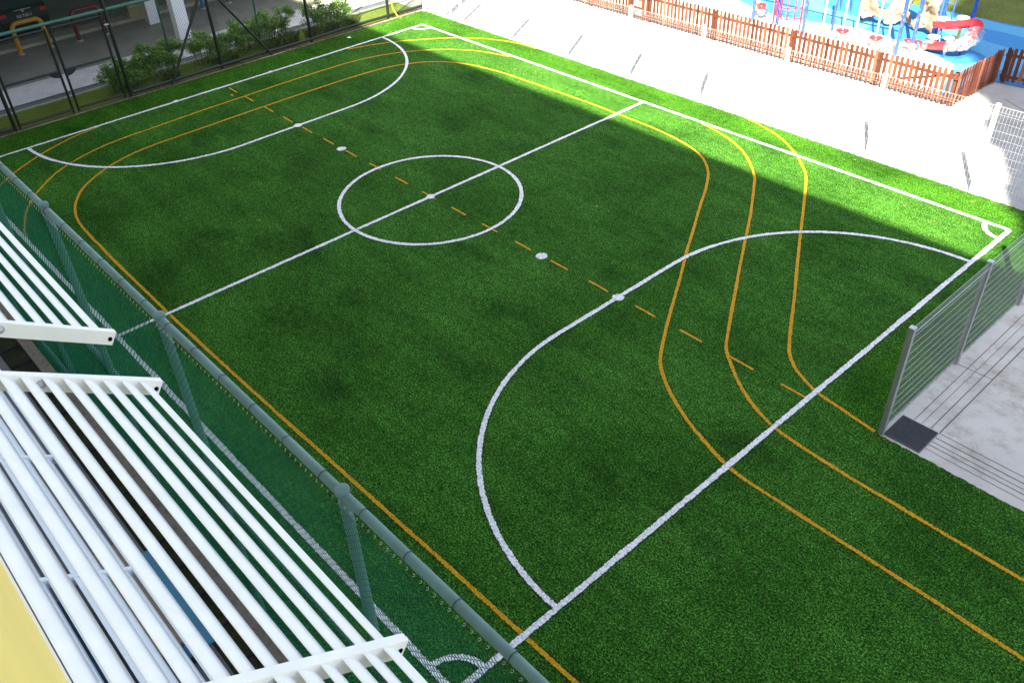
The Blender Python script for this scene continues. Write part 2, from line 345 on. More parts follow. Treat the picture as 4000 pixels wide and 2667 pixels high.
dr = MB(); dr.box(-13.70, -13.295, -14, 8.95, -0.05, -0.022); dr.build('drain_bed', M['drain'])['kind'] = 'structure'
poly_sheet('path', rect(-15.35, -13.705, -14, 12), 0.0, M['path'])
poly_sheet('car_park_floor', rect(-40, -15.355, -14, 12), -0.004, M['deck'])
kb = MB(); kb.box(-19.65, -18.95, -14, 12, -0.05, 0.11); kb.build('car_park_kerb', M['kerb'], None, 0.02)['kind'] = 'structure'
mb = MB(); random.seed(3); ys = np.arange(-9, 8.9, .11); wv = [.018 + .03 * max(0, math.sin(y * .9) + .6 * math.sin(y * 2.7 + 1)) + random.uniform(0, .012) for y in ys]
mb.add([(-11.685 - .3 * w_, y, -.004) for y, w_ in zip(ys, wv)] + [(-11.66 + w_, y, .006) for y, w_ in zip(ys, wv)], [(i, len(ys) + i, len(ys) + i + 1, i + 1) for i in range(len(ys) - 1)])
mb.build('edging', M['kerb'])['kind'] = 'structure'
# strip between turf and the school building
kb = MB(); kb.box(-16, 30, -9.22, -9.022, -0.05, 0.012); kb.build('fence_kerb', M['fence_kerb'])['kind'] = 'structure'
poly_sheet('walkway', rect(-16, 40, -20, -9.62), 0.0, M['taupe'])
dr = MB(); dr.box(-16, 30, -9.619, -9.221, -0.55, -0.50); dr.box(-16, 30, -9.68, -9.6195, -0.55, -0.030); dr.box(-16, 30, -9.2205, -9.16, -0.55, -0.052); dr.build('drain_channel', M['pit_black'])['kind'] = 'structure'
# joints cut into the slab
jm = MB()
def strip(mb, a, b, w, z=0.0):
    a = Vector((a[0], a[1], z)); b = Vector((b[0], b[1], z)); d = (b - a).normalized(); n = Vector((-d.y, d.x, 0)) * w / 2
    mb.add([a - n, b - n, b + n, a + n], [(0, 1, 2, 3)])
for x, w in ((11.80, .010), (11.93, .007), (12.085, .012), (12.235, .016)):
    strip(jm, (x, 0.8 if x < 12.22 else 0.78), (x + 0.02, 8.7), w, -0.005)
for y, w in ((0.30, .009), (0.42, .012), (0.52, .010), (0.64, .014), (0.775, .010)):
    strip(jm, (12.24, y), (19, y - 0.05), w, -0.0045)
for y in (2.66, 5.25, 7.8): strip(jm, (11.62, y), (12.23, y), .012, -0.004)
for y in (3.6, 6.9): strip(jm, (12.24, y), (20, y), .008, -0.0035)
strip(jm, (7.22, 14.6), (9.5, 13.2), .02, -0.003)
tag(jm.build('slab_joint', M['joint'], slab))

# ------------------------------------------------------------------ pitch markings
def cat_rom(pts, step=0.12):
    P = [np.array(p, float) for p in pts]; P = [2 * P[0] - P[1]] + P + [2 * P[-1] - P[-2]]; out = []
    for i in range(1, len(P) - 2):
        n = max(1, int(np.linalg.norm(P[i + 1] - P[i]) / step))
        for j in range(n):
            t = j / n; a, b, c, d = P[i - 1], P[i], P[i + 1], P[i + 2]
            out.append(0.5 * (2 * b + (c - a) * t + (2 * a - 5 * b + 4 * c - d) * t * t + (3 * b - a - 3 * c + d) * t ** 3))
    out.append(P[-2]); return out
def marking(name, pts, w, z, m, step=0.12, smooth=True, jit=0.004):
    pts = cat_rom(pts, step) if smooth else [np.array(p, float) for p in pts]
    n = len(pts); vs = []; uvs = []; w = w * LINE_PAD
    off = rng.normal(0, jit, n); k = np.ones(5) / 5; off = np.convolve(off, k, 'same') if n > 8 else off * 0.3
    for i, p in enumerate(pts):
        d = pts[min(i + 1, n - 1)] - pts[max(i - 1, 0)]; d = d / (np.linalg.norm(d) + 1e-9); nn = np.array([-d[1], d[0]])
        ww = w / 2 * (1 + random.uniform(-0.06, 0.06)); c = p + nn * off[i]
        vs += [(*(c - nn * ww), z), (*(c + nn * ww), z)]
    fs = [(2 * i, 2 * i + 2, 2 * i + 3, 2 * i + 1) for i in range(n - 1)]
    me = bpy.data.meshes.new(name); me.from_pydata(vs, [], fs); me.update()
    uv = me.uv_layers.new(name='UVMap')
    for lp in me.loops: uv.data[lp.index].uv = (0.0 if lp.vertex_index % 2 == 0 else 1.0, 0.5)
    o = bpy.data.objects.new(name, me); COL.objects.link(o); o.data.materials.append(m); o.parent = turf; return o
def disc_mark(name, x, y, r, z, m):
    n = 24; me = bpy.data.meshes.new(name)
    vs = [(x, y, z)] + [(x + r * math.cos(2 * math.pi * k / n), y + r * math.sin(2 * math.pi * k / n), z) for k in range(n)]
    me.from_pydata(vs, [], [(0, 1 + k, 1 + (k + 1) % n) for k in range(n)]); me.update(); uv = me.uv_layers.new(name='UVMap')
    for lp in me.loops: uv.data[lp.index].uv = (0.5 if lp.vertex_index == 0 else 0.79, 0.5)
    o = bpy.data.objects.new(name, me); COL.objects.link(o); o.data.materials.append(m); o.parent = turf; return o
def seg(a, b, step=0.4):
    n = max(2, int(math.dist(a, b) / step)); return [(a[0] + (b[0] - a[0]) * i / n, a[1] + (b[1] - a[1]) * i / n) for i in range(n + 1)]
def arc(cx, cy, r, a0, a1, n=40): return [(cx + r * math.cos(math.radians(a0 + (a1 - a0) * i / n)), cy + r * math.sin(math.radians(a0 + (a1 - a0) * i / n))) for i in range(n + 1)]
HL, HW, LW = 10.306, 7.756, 0.102
W, Y = M['white_line'], M['yellow_line']
Y_Z = 0.004; W_Z = 0.008
marking('touchline', seg((-HL, HW), (HL, HW)), LW, W_Z, W); marking('touchline', seg((-HL, -HW), (HL, -HW)), LW, W_Z, W)
marking('goal_line', seg((-HL, -HW), (-HL, HW)), LW, W_Z + .001, W); marking('goal_line', seg((HL, -HW), (HL, HW)), LW * 1.02, W_Z + .001, W)
marking('halfway_line', seg((0, -HW), (0, HW)), LW, W_Z + .002, W)
marking('centre_circle', arc(0, 0, 2.186, 0, 360, 90), LW, W_Z + .003, W)
for s in (-1, 1):
    pts = []
    for x, y in ([(HL - 4.29 * math.sin(math.radians(a)), 1.69 + 4.29 * math.cos(math.radians(a))) for a in range(0, 90, 5)] + [(HL - 4.29, 1.69), (HL - 4.29, 0.85), (HL - 4.29, 0), (HL - 4.29, -.85)] + [(HL - 4.29 * math.sin(math.radians(a)), -1.69 - 4.29 * math.cos(math.radians(a))) for a in range(90, -1, -5)]):
        pts.append((s * x, y))
    marking('penalty_arc', pts, LW, W_Z + .003, W)
    disc_mark('penalty_spot', s * 6.02, 0, 0.125, W_Z + .005, W); disc_mark('second_penalty_spot', s * 3.83, 0, 0.13, W_Z + .004, W)
    for g in ((-1.61, 1.61) if s < 0 else ()): disc_mark('goal_mark', s * (HL + 0.02), g, 0.085, W_Z + .004, W)
    for t in (-1, 1): marking('corner_arc', [(s * (HL - .50 * math.cos(math.radians(a))), t * (HW - .50 * math.sin(math.radians(a)))) for a in range(0, 91, 6)], LW, W_Z + .003, W, 0.05)
disc_mark('centre_spot', 0, 0, 0.11, W_Z + .005, W)
inner = [(24, -2.33), (20, -2.33), (14.87, -2.32), (13.5, -2.3), (11.3, -2.28), (10.42, -2.24), (9.55, -1.98), (8.96, -1.72), (8.45, -1.42), (8.0, -1.07), (7.75, -.76), (7.5, -.38), (7.06, .35), (6.51, 1.3), (5.91, 2.29), (5.37, 3.23), (4.86, 4.11), (4.43, 4.88), (3.99, 5.53), (3.45, 6.03), (2.75, 6.36), (1.64, 6.57), (.44, 6.63), (-1.26, 6.66), (-4.04, 6.6), (-5.18, 6.5), (-6.2, 6.27), (-6.99, 5.8), (-7.5, 5.17), (-7.83, 4.3), (-7.96, 3), (-7.98, 1.5), (-7.97, 0), (-7.95, -.9), (-7.92, -1.9), (-7.9, -2.7), (-7.87, -3.44), (-7.76, -4.13), (-7.45, -4.92), (-6.88, -5.7), (-6.3, -6.15), (-5.7, -6.42), (-5.0, -6.57), (-3.9, -6.63), (-1.4, -6.68), (2, -6.69), (6.3, -6.63), (10.3, -6.58), (16, -6.57), (24, -6.56)]
mid = [(24, -1.2), (14.37, -1.14), (12.5, -1.11), (11.58, -1.09), (10.44, -1.0), (9.8, -.79), (9.27, -.48), (8.85, -.15), (8.55, .12), (8.38, .36), (8.0, .99), (7.54, 1.77), (7.04, 2.62), (6.46, 3.63), (6.0, 4.43), (5.25, 5.64), (4.87, 6.18), (4.27, 6.77), (3.7, 7.18), (3.0, 7.49), (2.1, 7.72)]
mid2 = [(-5.6, 7.68), (-6.78, 7.30), (-7.7, 6.68), (-8.4, 5.86), (-8.84, 5.0), (-9.08, 4.06), (-9.16, 3.0), (-9.16, 1.5), (-9.12, 0), (-9.08, -1.5), (-9.0, -2.9), (-8.93, -4), (-8.74, -4.85), (-8.4, -5.6), (-8.0, -6.17), (-7.29, -6.82), (-6.58, -7.27), (-5.69, -7.61), (-5.2, -7.72)]
out1 = [(11.5, .08), (10.81, .19), (10.32, .27), (9.98, .41), (9.65, .60), (9.42, .82), (9.25, 1.06), (8.93, 1.61), (8.41, 2.52), (7.96, 3.28), (7.36, 4.31), (6.68, 5.5), (6.12, 6.46), (5.76, 7.03), (5.3, 7.52), (4.89, 7.88), (4.11, 8.38), (3.24, 8.68), (2.75, 8.78)]
out2 = [(-5.5, 8.76), (-6.41, 8.68), (-7.52, 8.25), (-8.41, 7.56), (-9.05, 6.80), (-9.54, 6.1), (-9.93, 5.3), (-10.2, 4.5)]
out3 = [(-10.25, -4.0), (-10.1, -4.78), (-9.88, -5.35), (-9.6, -5.9), (-9.22, -6.48), (-8.8, -7.0), (-8.2, -7.6)]
for q in (inner, mid, mid2, out1, out2, out3): marking('running_lane_line', q, 0.072, Y_Z, Y, 0.12)
for x in (-10.1, -9.08, -7.94, -6.88, -5.83, -4.75, -3.66, -2.58, -1.46, -.36, .76, 1.86, 2.96, 4.08, 5.2, 6.44, 7.55, 8.68, 9.76):
    marking('lane_dash', [(x, .02), (x + .27, .02), (x + .53, .01)], 0.054, Y_Z + .001, Y, 0.1)

# ------------------------------------------------------------------ chain link panel (shared mesh)
def chainlink(Wd, Hd, p=0.078, r=0.0021, sub=4, depth=0.006):
    nx = int(round(Wd / p)); nz = int(round(Hd / (p / 2)))          # spiral wires running up: each zigzags sideways by p/2
    V = []; F = []
    path = []
    for j in range(nz):
        for s in range(sub):
            t = s / sub; zig = t if j % 2 == 0 else 1 - t
            ph = math.pi * t
            path.append((zig * p / 2, math.sin(ph) * depth * (1 if j % 2 == 0 else -1), (j + t) * p / 2))
    path.append((0 if nz % 2 == 0 else p / 2, 0, nz * p / 2)); path = np.array(path)
    n = len(path)
    ang = np.array([0, 2 * np.pi / 3, 4 * np.pi / 3])
    ring = np.stack([np.cos(ang) * r * 1.15, np.sin(ang) * r * 1.15, np.zeros(3)], 1)
    base = (path[:, None, :] + ring[None]).reshape(-1, 3)
    idx = []
    for i in range(n - 1):
        for k in range(3):
            idx.append((i * 3 + k, i * 3 + (k + 1) % 3, (i + 1) * 3 + (k + 1) % 3, (i + 1) * 3 + k))
    idx = np.array(idx)
    mir = base.copy(); mir[:, 0] = p - mir[:, 0]                      # neighbouring wire, mirrored so the two hook
    for i in range(nx):
        off = np.array([i * p, 0, 0]); b = base if True else mir
        V.append(b + off); F.append(idx + len(base) * (2 * i))
        m2 = base.copy(); m2[:, 0] = -m2[:, 0] + p; m2[:, 1] = -m2[:, 1]; V.append(m2 + off); F.append(idx + len(base) * (2 * i + 1))
    V = np.concatenate(V); F = np.concatenate(F)
    me = bpy.data.meshes.new('chain_link_mesh'); me.vertices.add(len(V)); me.vertices.foreach_set('co', V.ravel())
    me.loops.add(F.size); me.loops.foreach_set('vertex_index', F.ravel().astype(np.int32))
    me.polygons.add(len(F)); me.polygons.foreach_set('loop_start', np.arange(0, F.size, 4, dtype=np.int32)); me.polygons.foreach_set('loop_total', np.full(len(F), 4, dtype=np.int32))
    me.update(); me.validate(); return me

# ------------------------------------------------------------------ near green fence (y = -8.95)
FY = -8.95
nf = empty('chain_link_fence', (4.6, FY, 0)); tag(nf, 'tall green chain link fence with capped round posts between the louvers and the pitch', 'fence')
cl_me = chainlink(3.2, 5.0, 0.078, 0.0028); cl_me.materials.append(M['mesh_green'])
X0 = 4.63 - nf.location.x
px = [X0 + 3.2 * k for k in range(-5, 6)]
post_b = MB(); post_b.tube([(0, 0, 0), (0, 0, 5.12)], 0.048, 14); post_me = post_b.mesh('post'); post_me.materials.append(M['green_paint'])
cap_b = MB(); cap_b.lathe([(0.0, 0.030), (0.046, 0.027), (0.057, 0.020), (0.060, 0.010), (0.060, -0.03), (0.052, -0.03)], 24); cap_me = cap_b.mesh('post_cap'); cap_me.materials.append(M['green_paint'])
knuck = MB()
for i in range(int(3.2 / .078)):
    x = i * .078; knuck.tube([(x, 0, 0), (x + .018, -.006, .016), (x + .030, 0, .030), (x + .018, .010, .034), (x + .004, .004, .022)], 0.0021, 5, False)
import bmesh
_bm = bmesh.new(); _bm.from_mesh(cl_me); _n = len(_bm.faces); _kt = knuck.mesh('knuckle')
_kt.transform(Matrix.Translation((0, 0, 4.995))); _bm.from_mesh(_kt); _bm.faces.ensure_lookup_table()
for _q in _bm.faces[_n:]: _q.material_index = 1
_bm.to_mesh(cl_me); _bm.free(); cl_me.materials.append(M['galv_light'])
for i, x in enumerate(px):
    p_ = inst('post', post_me, nf, (x, 0, 0)); inst('cap', cap_me, p_, (0, 0, 5.125))
    if i < len(px) - 1:
        inst('mesh_panel', cl_me, nf, (x, -0.058, 0.03))
rail = MB(); rail.tube([(px[0], 0, 5.085), (px[-1], 0, 5.085)], 0.0415, 18)
nrf = len(rail.f); ring = rail
x = px[0] + .25
while x < px[-1]:
    th = [(x, 0.0465 * math.cos(a), 5.085 + 0.0465 * math.sin(a)) for a in np.linspace(0, 2 * math.pi, 17)]
    ring.tube(th, 0.003, 5, False); ring.tube([(x, 0.045, 5.09), (x + .004, 0.075, 5.10)], 0.0025, 5); x += 0.547
ro = ring.build('top_rail', M['green_paint'], nf); ro.data.materials.append(M['dark_green_paint'])
for _i, _q in enumerate(ro.data.polygons): _q.material_index = 0 if _i < nrf else 1
for z, r_, nm in ((2.60, 0.040, 'middle_rail'), (0.30, 0.038, 'bottom_rail')):
    b = MB(); b.tube([(px[0], 0, z), (px[-1], 0, z)], r_, 14); b.build(nm, M['green_paint'], nf)

# ------------------------------------------------------------------ far fence (x = -11.75) with gates
FX = -11.80
ff = empty('chain_link_fence', (FX, 0.69, 0)); tag(ff, 'dark green chain link fence with diagonal braces in front of the flowering shrubs', 'fence')
def fy(y): return y - 0.69
clf = chainlink(3.3, 5.0, 0.092, 0.0036, 2, 0.005); clf.materials.append(M['mesh_grey_green'])
pb = MB(); pb.tube([(0, 0, -0.02), (0, 0, 5.1)], 0.052, 12); fpost = pb.mesh('post'); fpost.materials.append(M['dark_green_paint'])
fys = [-9.1, -5.82, -2.39, 0.69, 4.08, 7.36]
for i, y in enumerate(fys):
    inst('post', fpost, ff, (0, fy(y), 0))
inst('post', fpost, ff, (0.0, fy(8.95), 0), (0, 0, 0), (0.8, 0.8, 0.52))
for y0, z0, sz in ((-9.1, 0.08, 1), (-5.82, 2.62, 0.48), (-2.39, 0.08, 1), (0.69, 0.08, 1), (4.08, 0.08, 1)):
    inst('mesh_panel', clf, ff, (-0.06, fy(y0), z0), (0, 0, math.radians(90)), (1, 1, sz))
inst('mesh_panel', clf, ff, (-0.06, fy(7.36), 0.08), (0, 0, math.radians(90)), (0.48, 1, 0.5))
b = MB(); b.tube([(0, fy(-9.1), 2.60), (0, fy(8.95), 2.56)], 0.046, 12); b.build('middle_rail', M['teal_rail'], ff)
b = MB(); b.tube([(0, fy(-9.1), 5.05), (0, fy(7.36), 5.05)], 0.046, 12); b.build('top_rail', M['teal_rail'], ff)
for a, c in ((-9.1, -5.9), (-2.32, 8.95)):
    pts = [(0.01 * math.sin(y * 2.1), fy(y), 0.105 + 0.012 * math.sin(y * 1.3)) for y in np.linspace(a, c, 24)]
    b = MB(); b.tube(pts, 0.052, 12); b.build('bottom_rail', M['dark_green_paint'], ff)
for a, c in ((-1.09, 0.62), (2.47, 0.76)):
    b = MB(); b.tube([(0.10, fy(a), 0), (0.06, fy(c), 2.58)], 0.040, 10); b.build('brace', M['dark_green_paint'], ff)
for y, x in ((-0.38, -13.10), (2.75, -12.95), (6.38, -13.14)):
    b = MB(); b.tube([(x - FX, fy(y), 0), (-0.05, fy(y - 0.45), 2.6)], 0.034, 10); b.build('raking_strut', M['teal_rail'], ff)

def gate_leaf(y0, y1, label, lock_side):
    g = empty('gate_leaf', (FX + 0.02, y0, 0)); tag(g, label, 'gate', 'double gate in the dark green fence'); w = y1 - y0
    for y in (0.03, w - 0.03):
        b = MB(); b.tube([(0, y, 0.03), (0, y, 2.47)], 0.036, 10); b.build('stile', M['dark_green_paint'], g)
    for z, m in ((0.12, 'dark_green_paint'), (1.27, 'dark_green_paint'), (2.45, 'dark_green_paint')):
        b = MB(); b.tube([(0, 0.03, z), (0, w - 0.03, z)], 0.034, 10); b.build('rail', M[m], g)
    pm = inst('mesh_panel', clf, g, (-0.02, 0.03, 0.12), (0, 0, math.radians(90)), ((w - 0.06) / 3.315, 1, 2.33 / 5.015))
    y = w - 0.03 if lock_side else 0.03; s = -1 if lock_side else 1
    b = MB(); n = 12
    pts = [(0.0, y + s * 0.30 * math.cos(a), 1.26 - 0.17 * math.sin(a)) for a in np.linspace(0, math.pi / 2, n)]
    vs = [(-.03, *p[1:]) for p in pts] + [(-.03, y, 1.26)] + [(.03, *p[1:]) for p in pts] + [(.03, y, 1.26)]
    k = n + 1; fs = [tuple(range(k)), tuple(range(2 * k - 1, k - 1, -1))] + [(i, (i + 1) % k, k + (i + 1) % k, k + i) for i in range(k)]
    b.add(vs, fs); b.build('lock_guard', M['black'], g)
    b = MB(); b.box(-.01, .05, (w + 0.02 if not lock_side else -0.12), (w + 0.14 if not lock_side else 0.0), 2.18, 2.21); b.build('hinge', M['galv_light'], g)
gate_leaf(-5.72, -4.12, 'left leaf of the chain link double gate, nearer the image edge', True)
gate_leaf(-4.02, -2.55, 'right leaf of the chain link double gate, beside the flowering shrub', False)

# yellow hose tied to the last fence post
b = MB(); b.tube([(FX + .09, 7.50, 2.3), (FX + .08, 7.52, 1.4), (FX + .10, 7.46, 0.7), (FX + .07, 7.55, 0.3), (FX + .16, 7.66, 0.03), (FX + .26, 7.75, 0.02)], 0.018, 8)
tag(b.build('hose', M['hose']), 'thin yellow hose hanging down beside the sunlit fence post', 'hose')

# ------------------------------------------------------------------ shrubs and weeds behind the far fence
def leaf_cloud(mb, centre, rad, n, size, up=0.3):
    for _ in range(n):
        d = rng.normal(size=3); d /= np.linalg.norm(d); r = rng.random() ** 0.45
        c = np.array(centre) + d * np.array(rad) * r
        if c[2] < 0.02: continue
        a = rng.uniform(0, 2 * math.pi); tilt = rng.uniform(-0.5, 0.9); L = size * rng.uniform(.6, 1.25); w = L * .38
        dx = np.array([math.cos(a) * math.cos(tilt), math.sin(a) * math.cos(tilt), math.sin(tilt)]); sx = np.array([-math.sin(a), math.cos(a), rng.uniform(-.4, .4)]); 
        fold = np.array([0, 0, -w * .35])
        mb.add([c, c + dx * L * .5 + sx * w * .5 + fold, c + dx * L, c + dx * L * .5 - sx * w * .5 + fold], [(0, 1, 2), (0, 2, 3)])
def shrub(y0, y1, x, h, n, label, flowers=4, seed=0):
    global rng; rng = np.random.default_rng(seed); random.seed(seed)
    yc = (y0 + y1) / 2; s = empty('flowering_shrub', (x, yc, 0)); tag(s, label, 'shrub', 'shrubs behind the dark green fence')
    fol = MB(); st = MB(); fl = MB(); k = max(6, int((y1 - y0) * 8)); clumps = []
    for i in range(k):
        y = (y0 - yc) + (y1 - y0) * (i + random.uniform(.1, .9)) / k; top = h * random.uniform(.55, 1.0); xx = random.uniform(-.32, .32)
        clumps.append((xx, y, top - .14))
        base = (xx * .3, y * .75 + random.uniform(-.1, .1), -0.02)
        midp = (xx * .6 + random.uniform(-.05, .05), (base[1] + y) / 2 + random.uniform(-.06, .06), top * .5)
        st.tube([base, midp, (xx, y, top - .1)], [.013, .010, .005], 6)
        for q in range(3):
            e = (xx + random.uniform(-.2, .2), y + random.uniform(-.22, .22), top * random.uniform(.38, .85)); st.tube([midp, e], [.008, .004], 5); clumps.append(e)
    for c in clumps: leaf_cloud(fol, c, (.17, .19, .15), int(7.5 * n / len(clumps)), .085)
    fol.build('foliage', M['leaf'], s); st.build('stem', M['bark'], s)
    for i in range(flowers):
        c = random.choice(clumps); f = MB(); c2 = (c[0] + .10, c[1] + random.uniform(-.1, .1), c[2] + random.uniform(.0, .14)); leaf_cloud(f, c2, (.045, .045, .035), 16, .045); f.build('flower_head', M['flower'], s)
shrub(-2.75, -1.35, -12.55, 1.02, 1500, 'dense red flowering shrub right beside the gate post', 5, 1)
shrub(-1.45, -0.25, -12.70, 1.10, 1300, 'bushy red flowering shrub in front of the white pillar foot', 4, 2)
shrub(0.15, 1.45, -12.70, 1.10, 950, 'open red flowering shrub behind the post where two braces meet', 5, 3)
shrub(1.5, 2.5, -12.80, 1.12, 750, 'loose leggy shrub just right of the fence brace apex', 3, 4)
shrub(2.55, 3.85, -12.80, 1.15, 950, 'tall shrub with a red bloom behind the second raking strut', 4, 5)
shrub(4.45, 6.2, -12.75, 1.18, 900, 'sparse twiggy shrub partly in sunlight at the far end of the row', 2, 6)
shrub(-8.6, -6.5, -12.65, 0.95, 900, 'dark leafy shrub at the left image edge behind the fence', 0, 8)
def tuft(x, y, h, n, label, m='weed'):
    mb = MB()
    for _ in range(n):
        a = random.uniform(0, 6.28); r = random.uniform(0, .32); bx, by = r * math.cos(a) * .5, r * math.sin(a); L = h * random.uniform(.5, 1.1); lean = random.uniform(.1, .8) * L; b2 = random.uniform(0, 6.28)
        tx, ty = bx + lean * math.cos(b2), by + lean * math.sin(b2); wx, wy = -.010 * math.sin(b2), .010 * math.cos(b2)
        mb.add([(bx - wx, by - wy, 0), (bx + wx, by + wy, 0), ((bx + tx) / 2 + wx, (by + ty) / 2 + wy, L * .7), (tx, ty, L), ((bx + tx) / 2 - wx, (by + ty) / 2 - wy, L * .7)], [(0, 1, 2, 3, 4)])
    o = mb.build('grass_tuft', M[m]); o.location = (x, y, -.02); return tag(o, label, 'weeds', 'weed tufts along the dark green fence')
random.seed(11)
for x, y, h, n, l in ((-12.15, 2.9, .38, 300, 'tall weed tuft between the brace foot and the third post'), (-12.2, 3.5, .42, 320, 'thickest weed clump just left of the third fence post'), (-12.1, 1.2, .34, 260, 'weed tuft just right of the brace apex post'), (-12.3, 5.2, .30, 240, 'weed tuft below the sunlit twiggy shrub'), (-12.15, 6.0, .28, 240, 'sunlit yellow green weed tuft near the last raking strut'), (-12.2, -0.9, .25, 200, 'low weed tuft at the foot of the left brace'), (-12.35, 4.5, .30, 200, 'dark strappy weed right behind the third fence post')):
    tuft(x, y, h, n, l)
# ragged weeds growing through the kerb and loose litter on the dirt strip
mb = MB(); random.seed(5)
for _ in range(900):
    y = random.uniform(-9, 8.6); d = random.gauss(0, .05)
    if math.sin(y * 1.7) + math.sin(y * 4.1 + 1) < -0.3: continue
    a = random.uniform(0, 6.28); L = random.uniform(.03, .09)
    c = (-11.66 + d, y, .0); mb.add([c, (c[0] + L * math.cos(a), c[1] + L * math.sin(a), L * .7), (c[0] + L * .7 * math.cos(a + .5), c[1] + L * .7 * math.sin(a + .5), L * .3)], [(0, 1, 2)])
tag(mb.build('kerb_weeds', M['weed']), None, None, None, 'stuff')

# ------------------------------------------------------------------ car park building
cp = empty('car_park_building', (-22, 0, 0)); tag(cp, 'dark open car park deck on white square pillars behind the shrubs', 'building')
def cpx(x): return x + 22
b = MB(); b.box(cpx(-34), cpx(-15.35), -30, 12.0, 3.3, 3.75); b.build('deck_slab', M['grey_wall'], cp)
b = MB(); b.box(cpx(-34), cpx(-15.6), -30, 12.0, 3.752, 9.0); b.build('upper_wall', M['white_wall'], cp)
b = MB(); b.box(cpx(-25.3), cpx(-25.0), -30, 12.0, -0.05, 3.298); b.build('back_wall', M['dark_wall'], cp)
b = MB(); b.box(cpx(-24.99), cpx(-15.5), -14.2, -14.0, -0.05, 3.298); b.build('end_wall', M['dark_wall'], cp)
for x in (-15.70, -18.22):
    for y in (-11.4, -5.1, 1.25, 7.6):
        if x == -15.70 and y in (-5.1, 7.6): continue
        b = MB(); b.box(-.20, .20, -.225, .225, -.02, 3.299); o = b.build('pillar', M['pillar'], cp, 0.012); o.location = (cpx(x), y, 0)
        if (x, y) == (-15.70, 1.25):
            b = MB(); b.box(.201, .204, .0, .06, 1.62, 1.72); q = b.build('pillar_sign', M['black'], o)
def u_barrier(y0, y1, x, mat, label):
    u = empty('hoop_barrier', (x, (y0 + y1) / 2, 0)); tag(u, label, 'barrier', 'steel hoop barriers along the car park kerb'); h = (y1 - y0) / 2; R_ = .20; H = 1.02
    pts = [(0, -h, 0)] + [(0, -h, H - R_)] + [(0, -h + R_ - R_ * math.cos(a), H - R_ + R_ * math.sin(a)) for a in np.linspace(0.2, math.pi / 2, 7)] + [(0, h - R_ + R_ * math.sin(a), H - R_ + R_ * math.cos(a)) for a in np.linspace(0, math.pi / 2 - .2, 7)] + [(0, h, H - R_), (0, h, 0)]
    b = MB(); b.tube(pts, .075, 14); b.build('hoop', mat, u)
    for s in (-1, 1):
        b = MB(); b.lathe([(.13, 0), (.125, .03), (.09, .045)], 14, (0, s * h, 0)); b.build('base_collar', M['kerb'], u)
u_barrier(-3.47, -2.49, -18.42, M['yellow_pipe'], 'yellow steel hoop barrier behind the left gate leaf')
u_barrier(-1.51, -0.55, -18.25, M['red_pipe'], 'dark red steel hoop barrier behind the right gate leaf')
u_barrier(2.35, 3.30, -18.30, M['blue_pipe'], 'blue steel hoop barrier right of the white pillar')
u_barrier(4.30, 5.25, -18.20, M['green_pipe'], 'green steel hoop barrier furthest to the right')
# parked car, rear towards the pitch
car = empty('parked_car', (-22.3, -2.55, 0)); tag(car, 'black parked car seen from behind between the yellow and red hoops', 'car')
b = MB(); prof = [(2.18, .32), (2.20, .62), (2.16, .92), (2.02, 1.02), (1.75, 1.30), (1.35, 1.44), (.2, 1.47), (-.55, 1.40), (-1.15, 1.05), (-1.9, .92), (-2.12, .72), (-2.15, .34)]
hw = [.80, .84, .84, .82, .72, .66, .64, .66, .80, .82, .80, .78]; n = len(prof)
vs = [(p[0], -w, p[1]) for p, w in zip(prof, hw)] + [(p[0], w, p[1]) for p, w in zip(prof, hw)]
b.add(vs, [tuple(range(n))[::-1], tuple(range(n, 2 * n))] + [(i, (i + 1) % n, n + (i + 1) % n, n + i) for i in range(n)]); b.build('body', M['car_paint'], car, .05)
b = MB(); b.add([(2.035, -.66, 1.03), (2.035, .66, 1.03), (1.79, .58, 1.29), (1.79, -.58, 1.29)], [(0, 1, 2, 3)]); o = b.build('rear_window', M['glass'], car); o.location = (.02, 0, .015)
for s in (-1, 1):
    b = MB(); b.box(2.06, 2.215, s * .70 - .11, s * .70 + .11, .80, .93); b.build('tail_light', M['tail'], car, .02)
    for x in (-1.35, 1.35):
        w_ = empty('wheel', (x, s * .78, .31)); w_.parent = car
        b = MB(); b.tube([(0, -.1, 0), (0, .1, 0)], .31, 22); b.build('tyre', M['tyre'], w_)
        b = MB(); b.tube([(0, -.105, 0), (0, .105, 0)], .19, 16); b.build('rim', M['chrome'], w_)
pl = MB(); pl.box(2.19, 2.215, -.28, .28, .70, .83); plo = pl.build('number_plate', M['plate_black'], car)
tcu = bpy.data.curves.new('plate_text', 'FONT'); tcu.body = 'SLE 7105 S'; tcu.size = .135; tcu.align_x = 'CENTER'; tcu.align_y = 'CENTER'; tcu.extrude = .002
tob = bpy.data.objects.new('plate_text_curve', tcu); COL.objects.link(tob); bpy.context.view_layer.update()
tme = bpy.data.meshes.new_from_object(tob.evaluated_get(bpy.context.evaluated_depsgraph_get())); bpy.data.objects.remove(tob); tme.name = 'plate_lettering'
tme.materials.clear(); tme.materials.append(M['plate_white']); o = inst('plate_lettering', tme, plo, (2.220, 0, .765), (math.radians(90), 0, math.radians(90)), (.86, 1.1, 1))
b = MB(); b.bar((2.18, -.30, .975), (2.18, .30, .975), .02, .03); b.build('trim_strip', M['chrome'], car)
b = MB(); b.lathe([(.0, .0), (.05, .0), (.05, .01)], 14); o = b.build('badge', M['chrome'], car); o.location = (2.185, 0, .93); o.rotation_euler = (0, math.radians(90), 0)
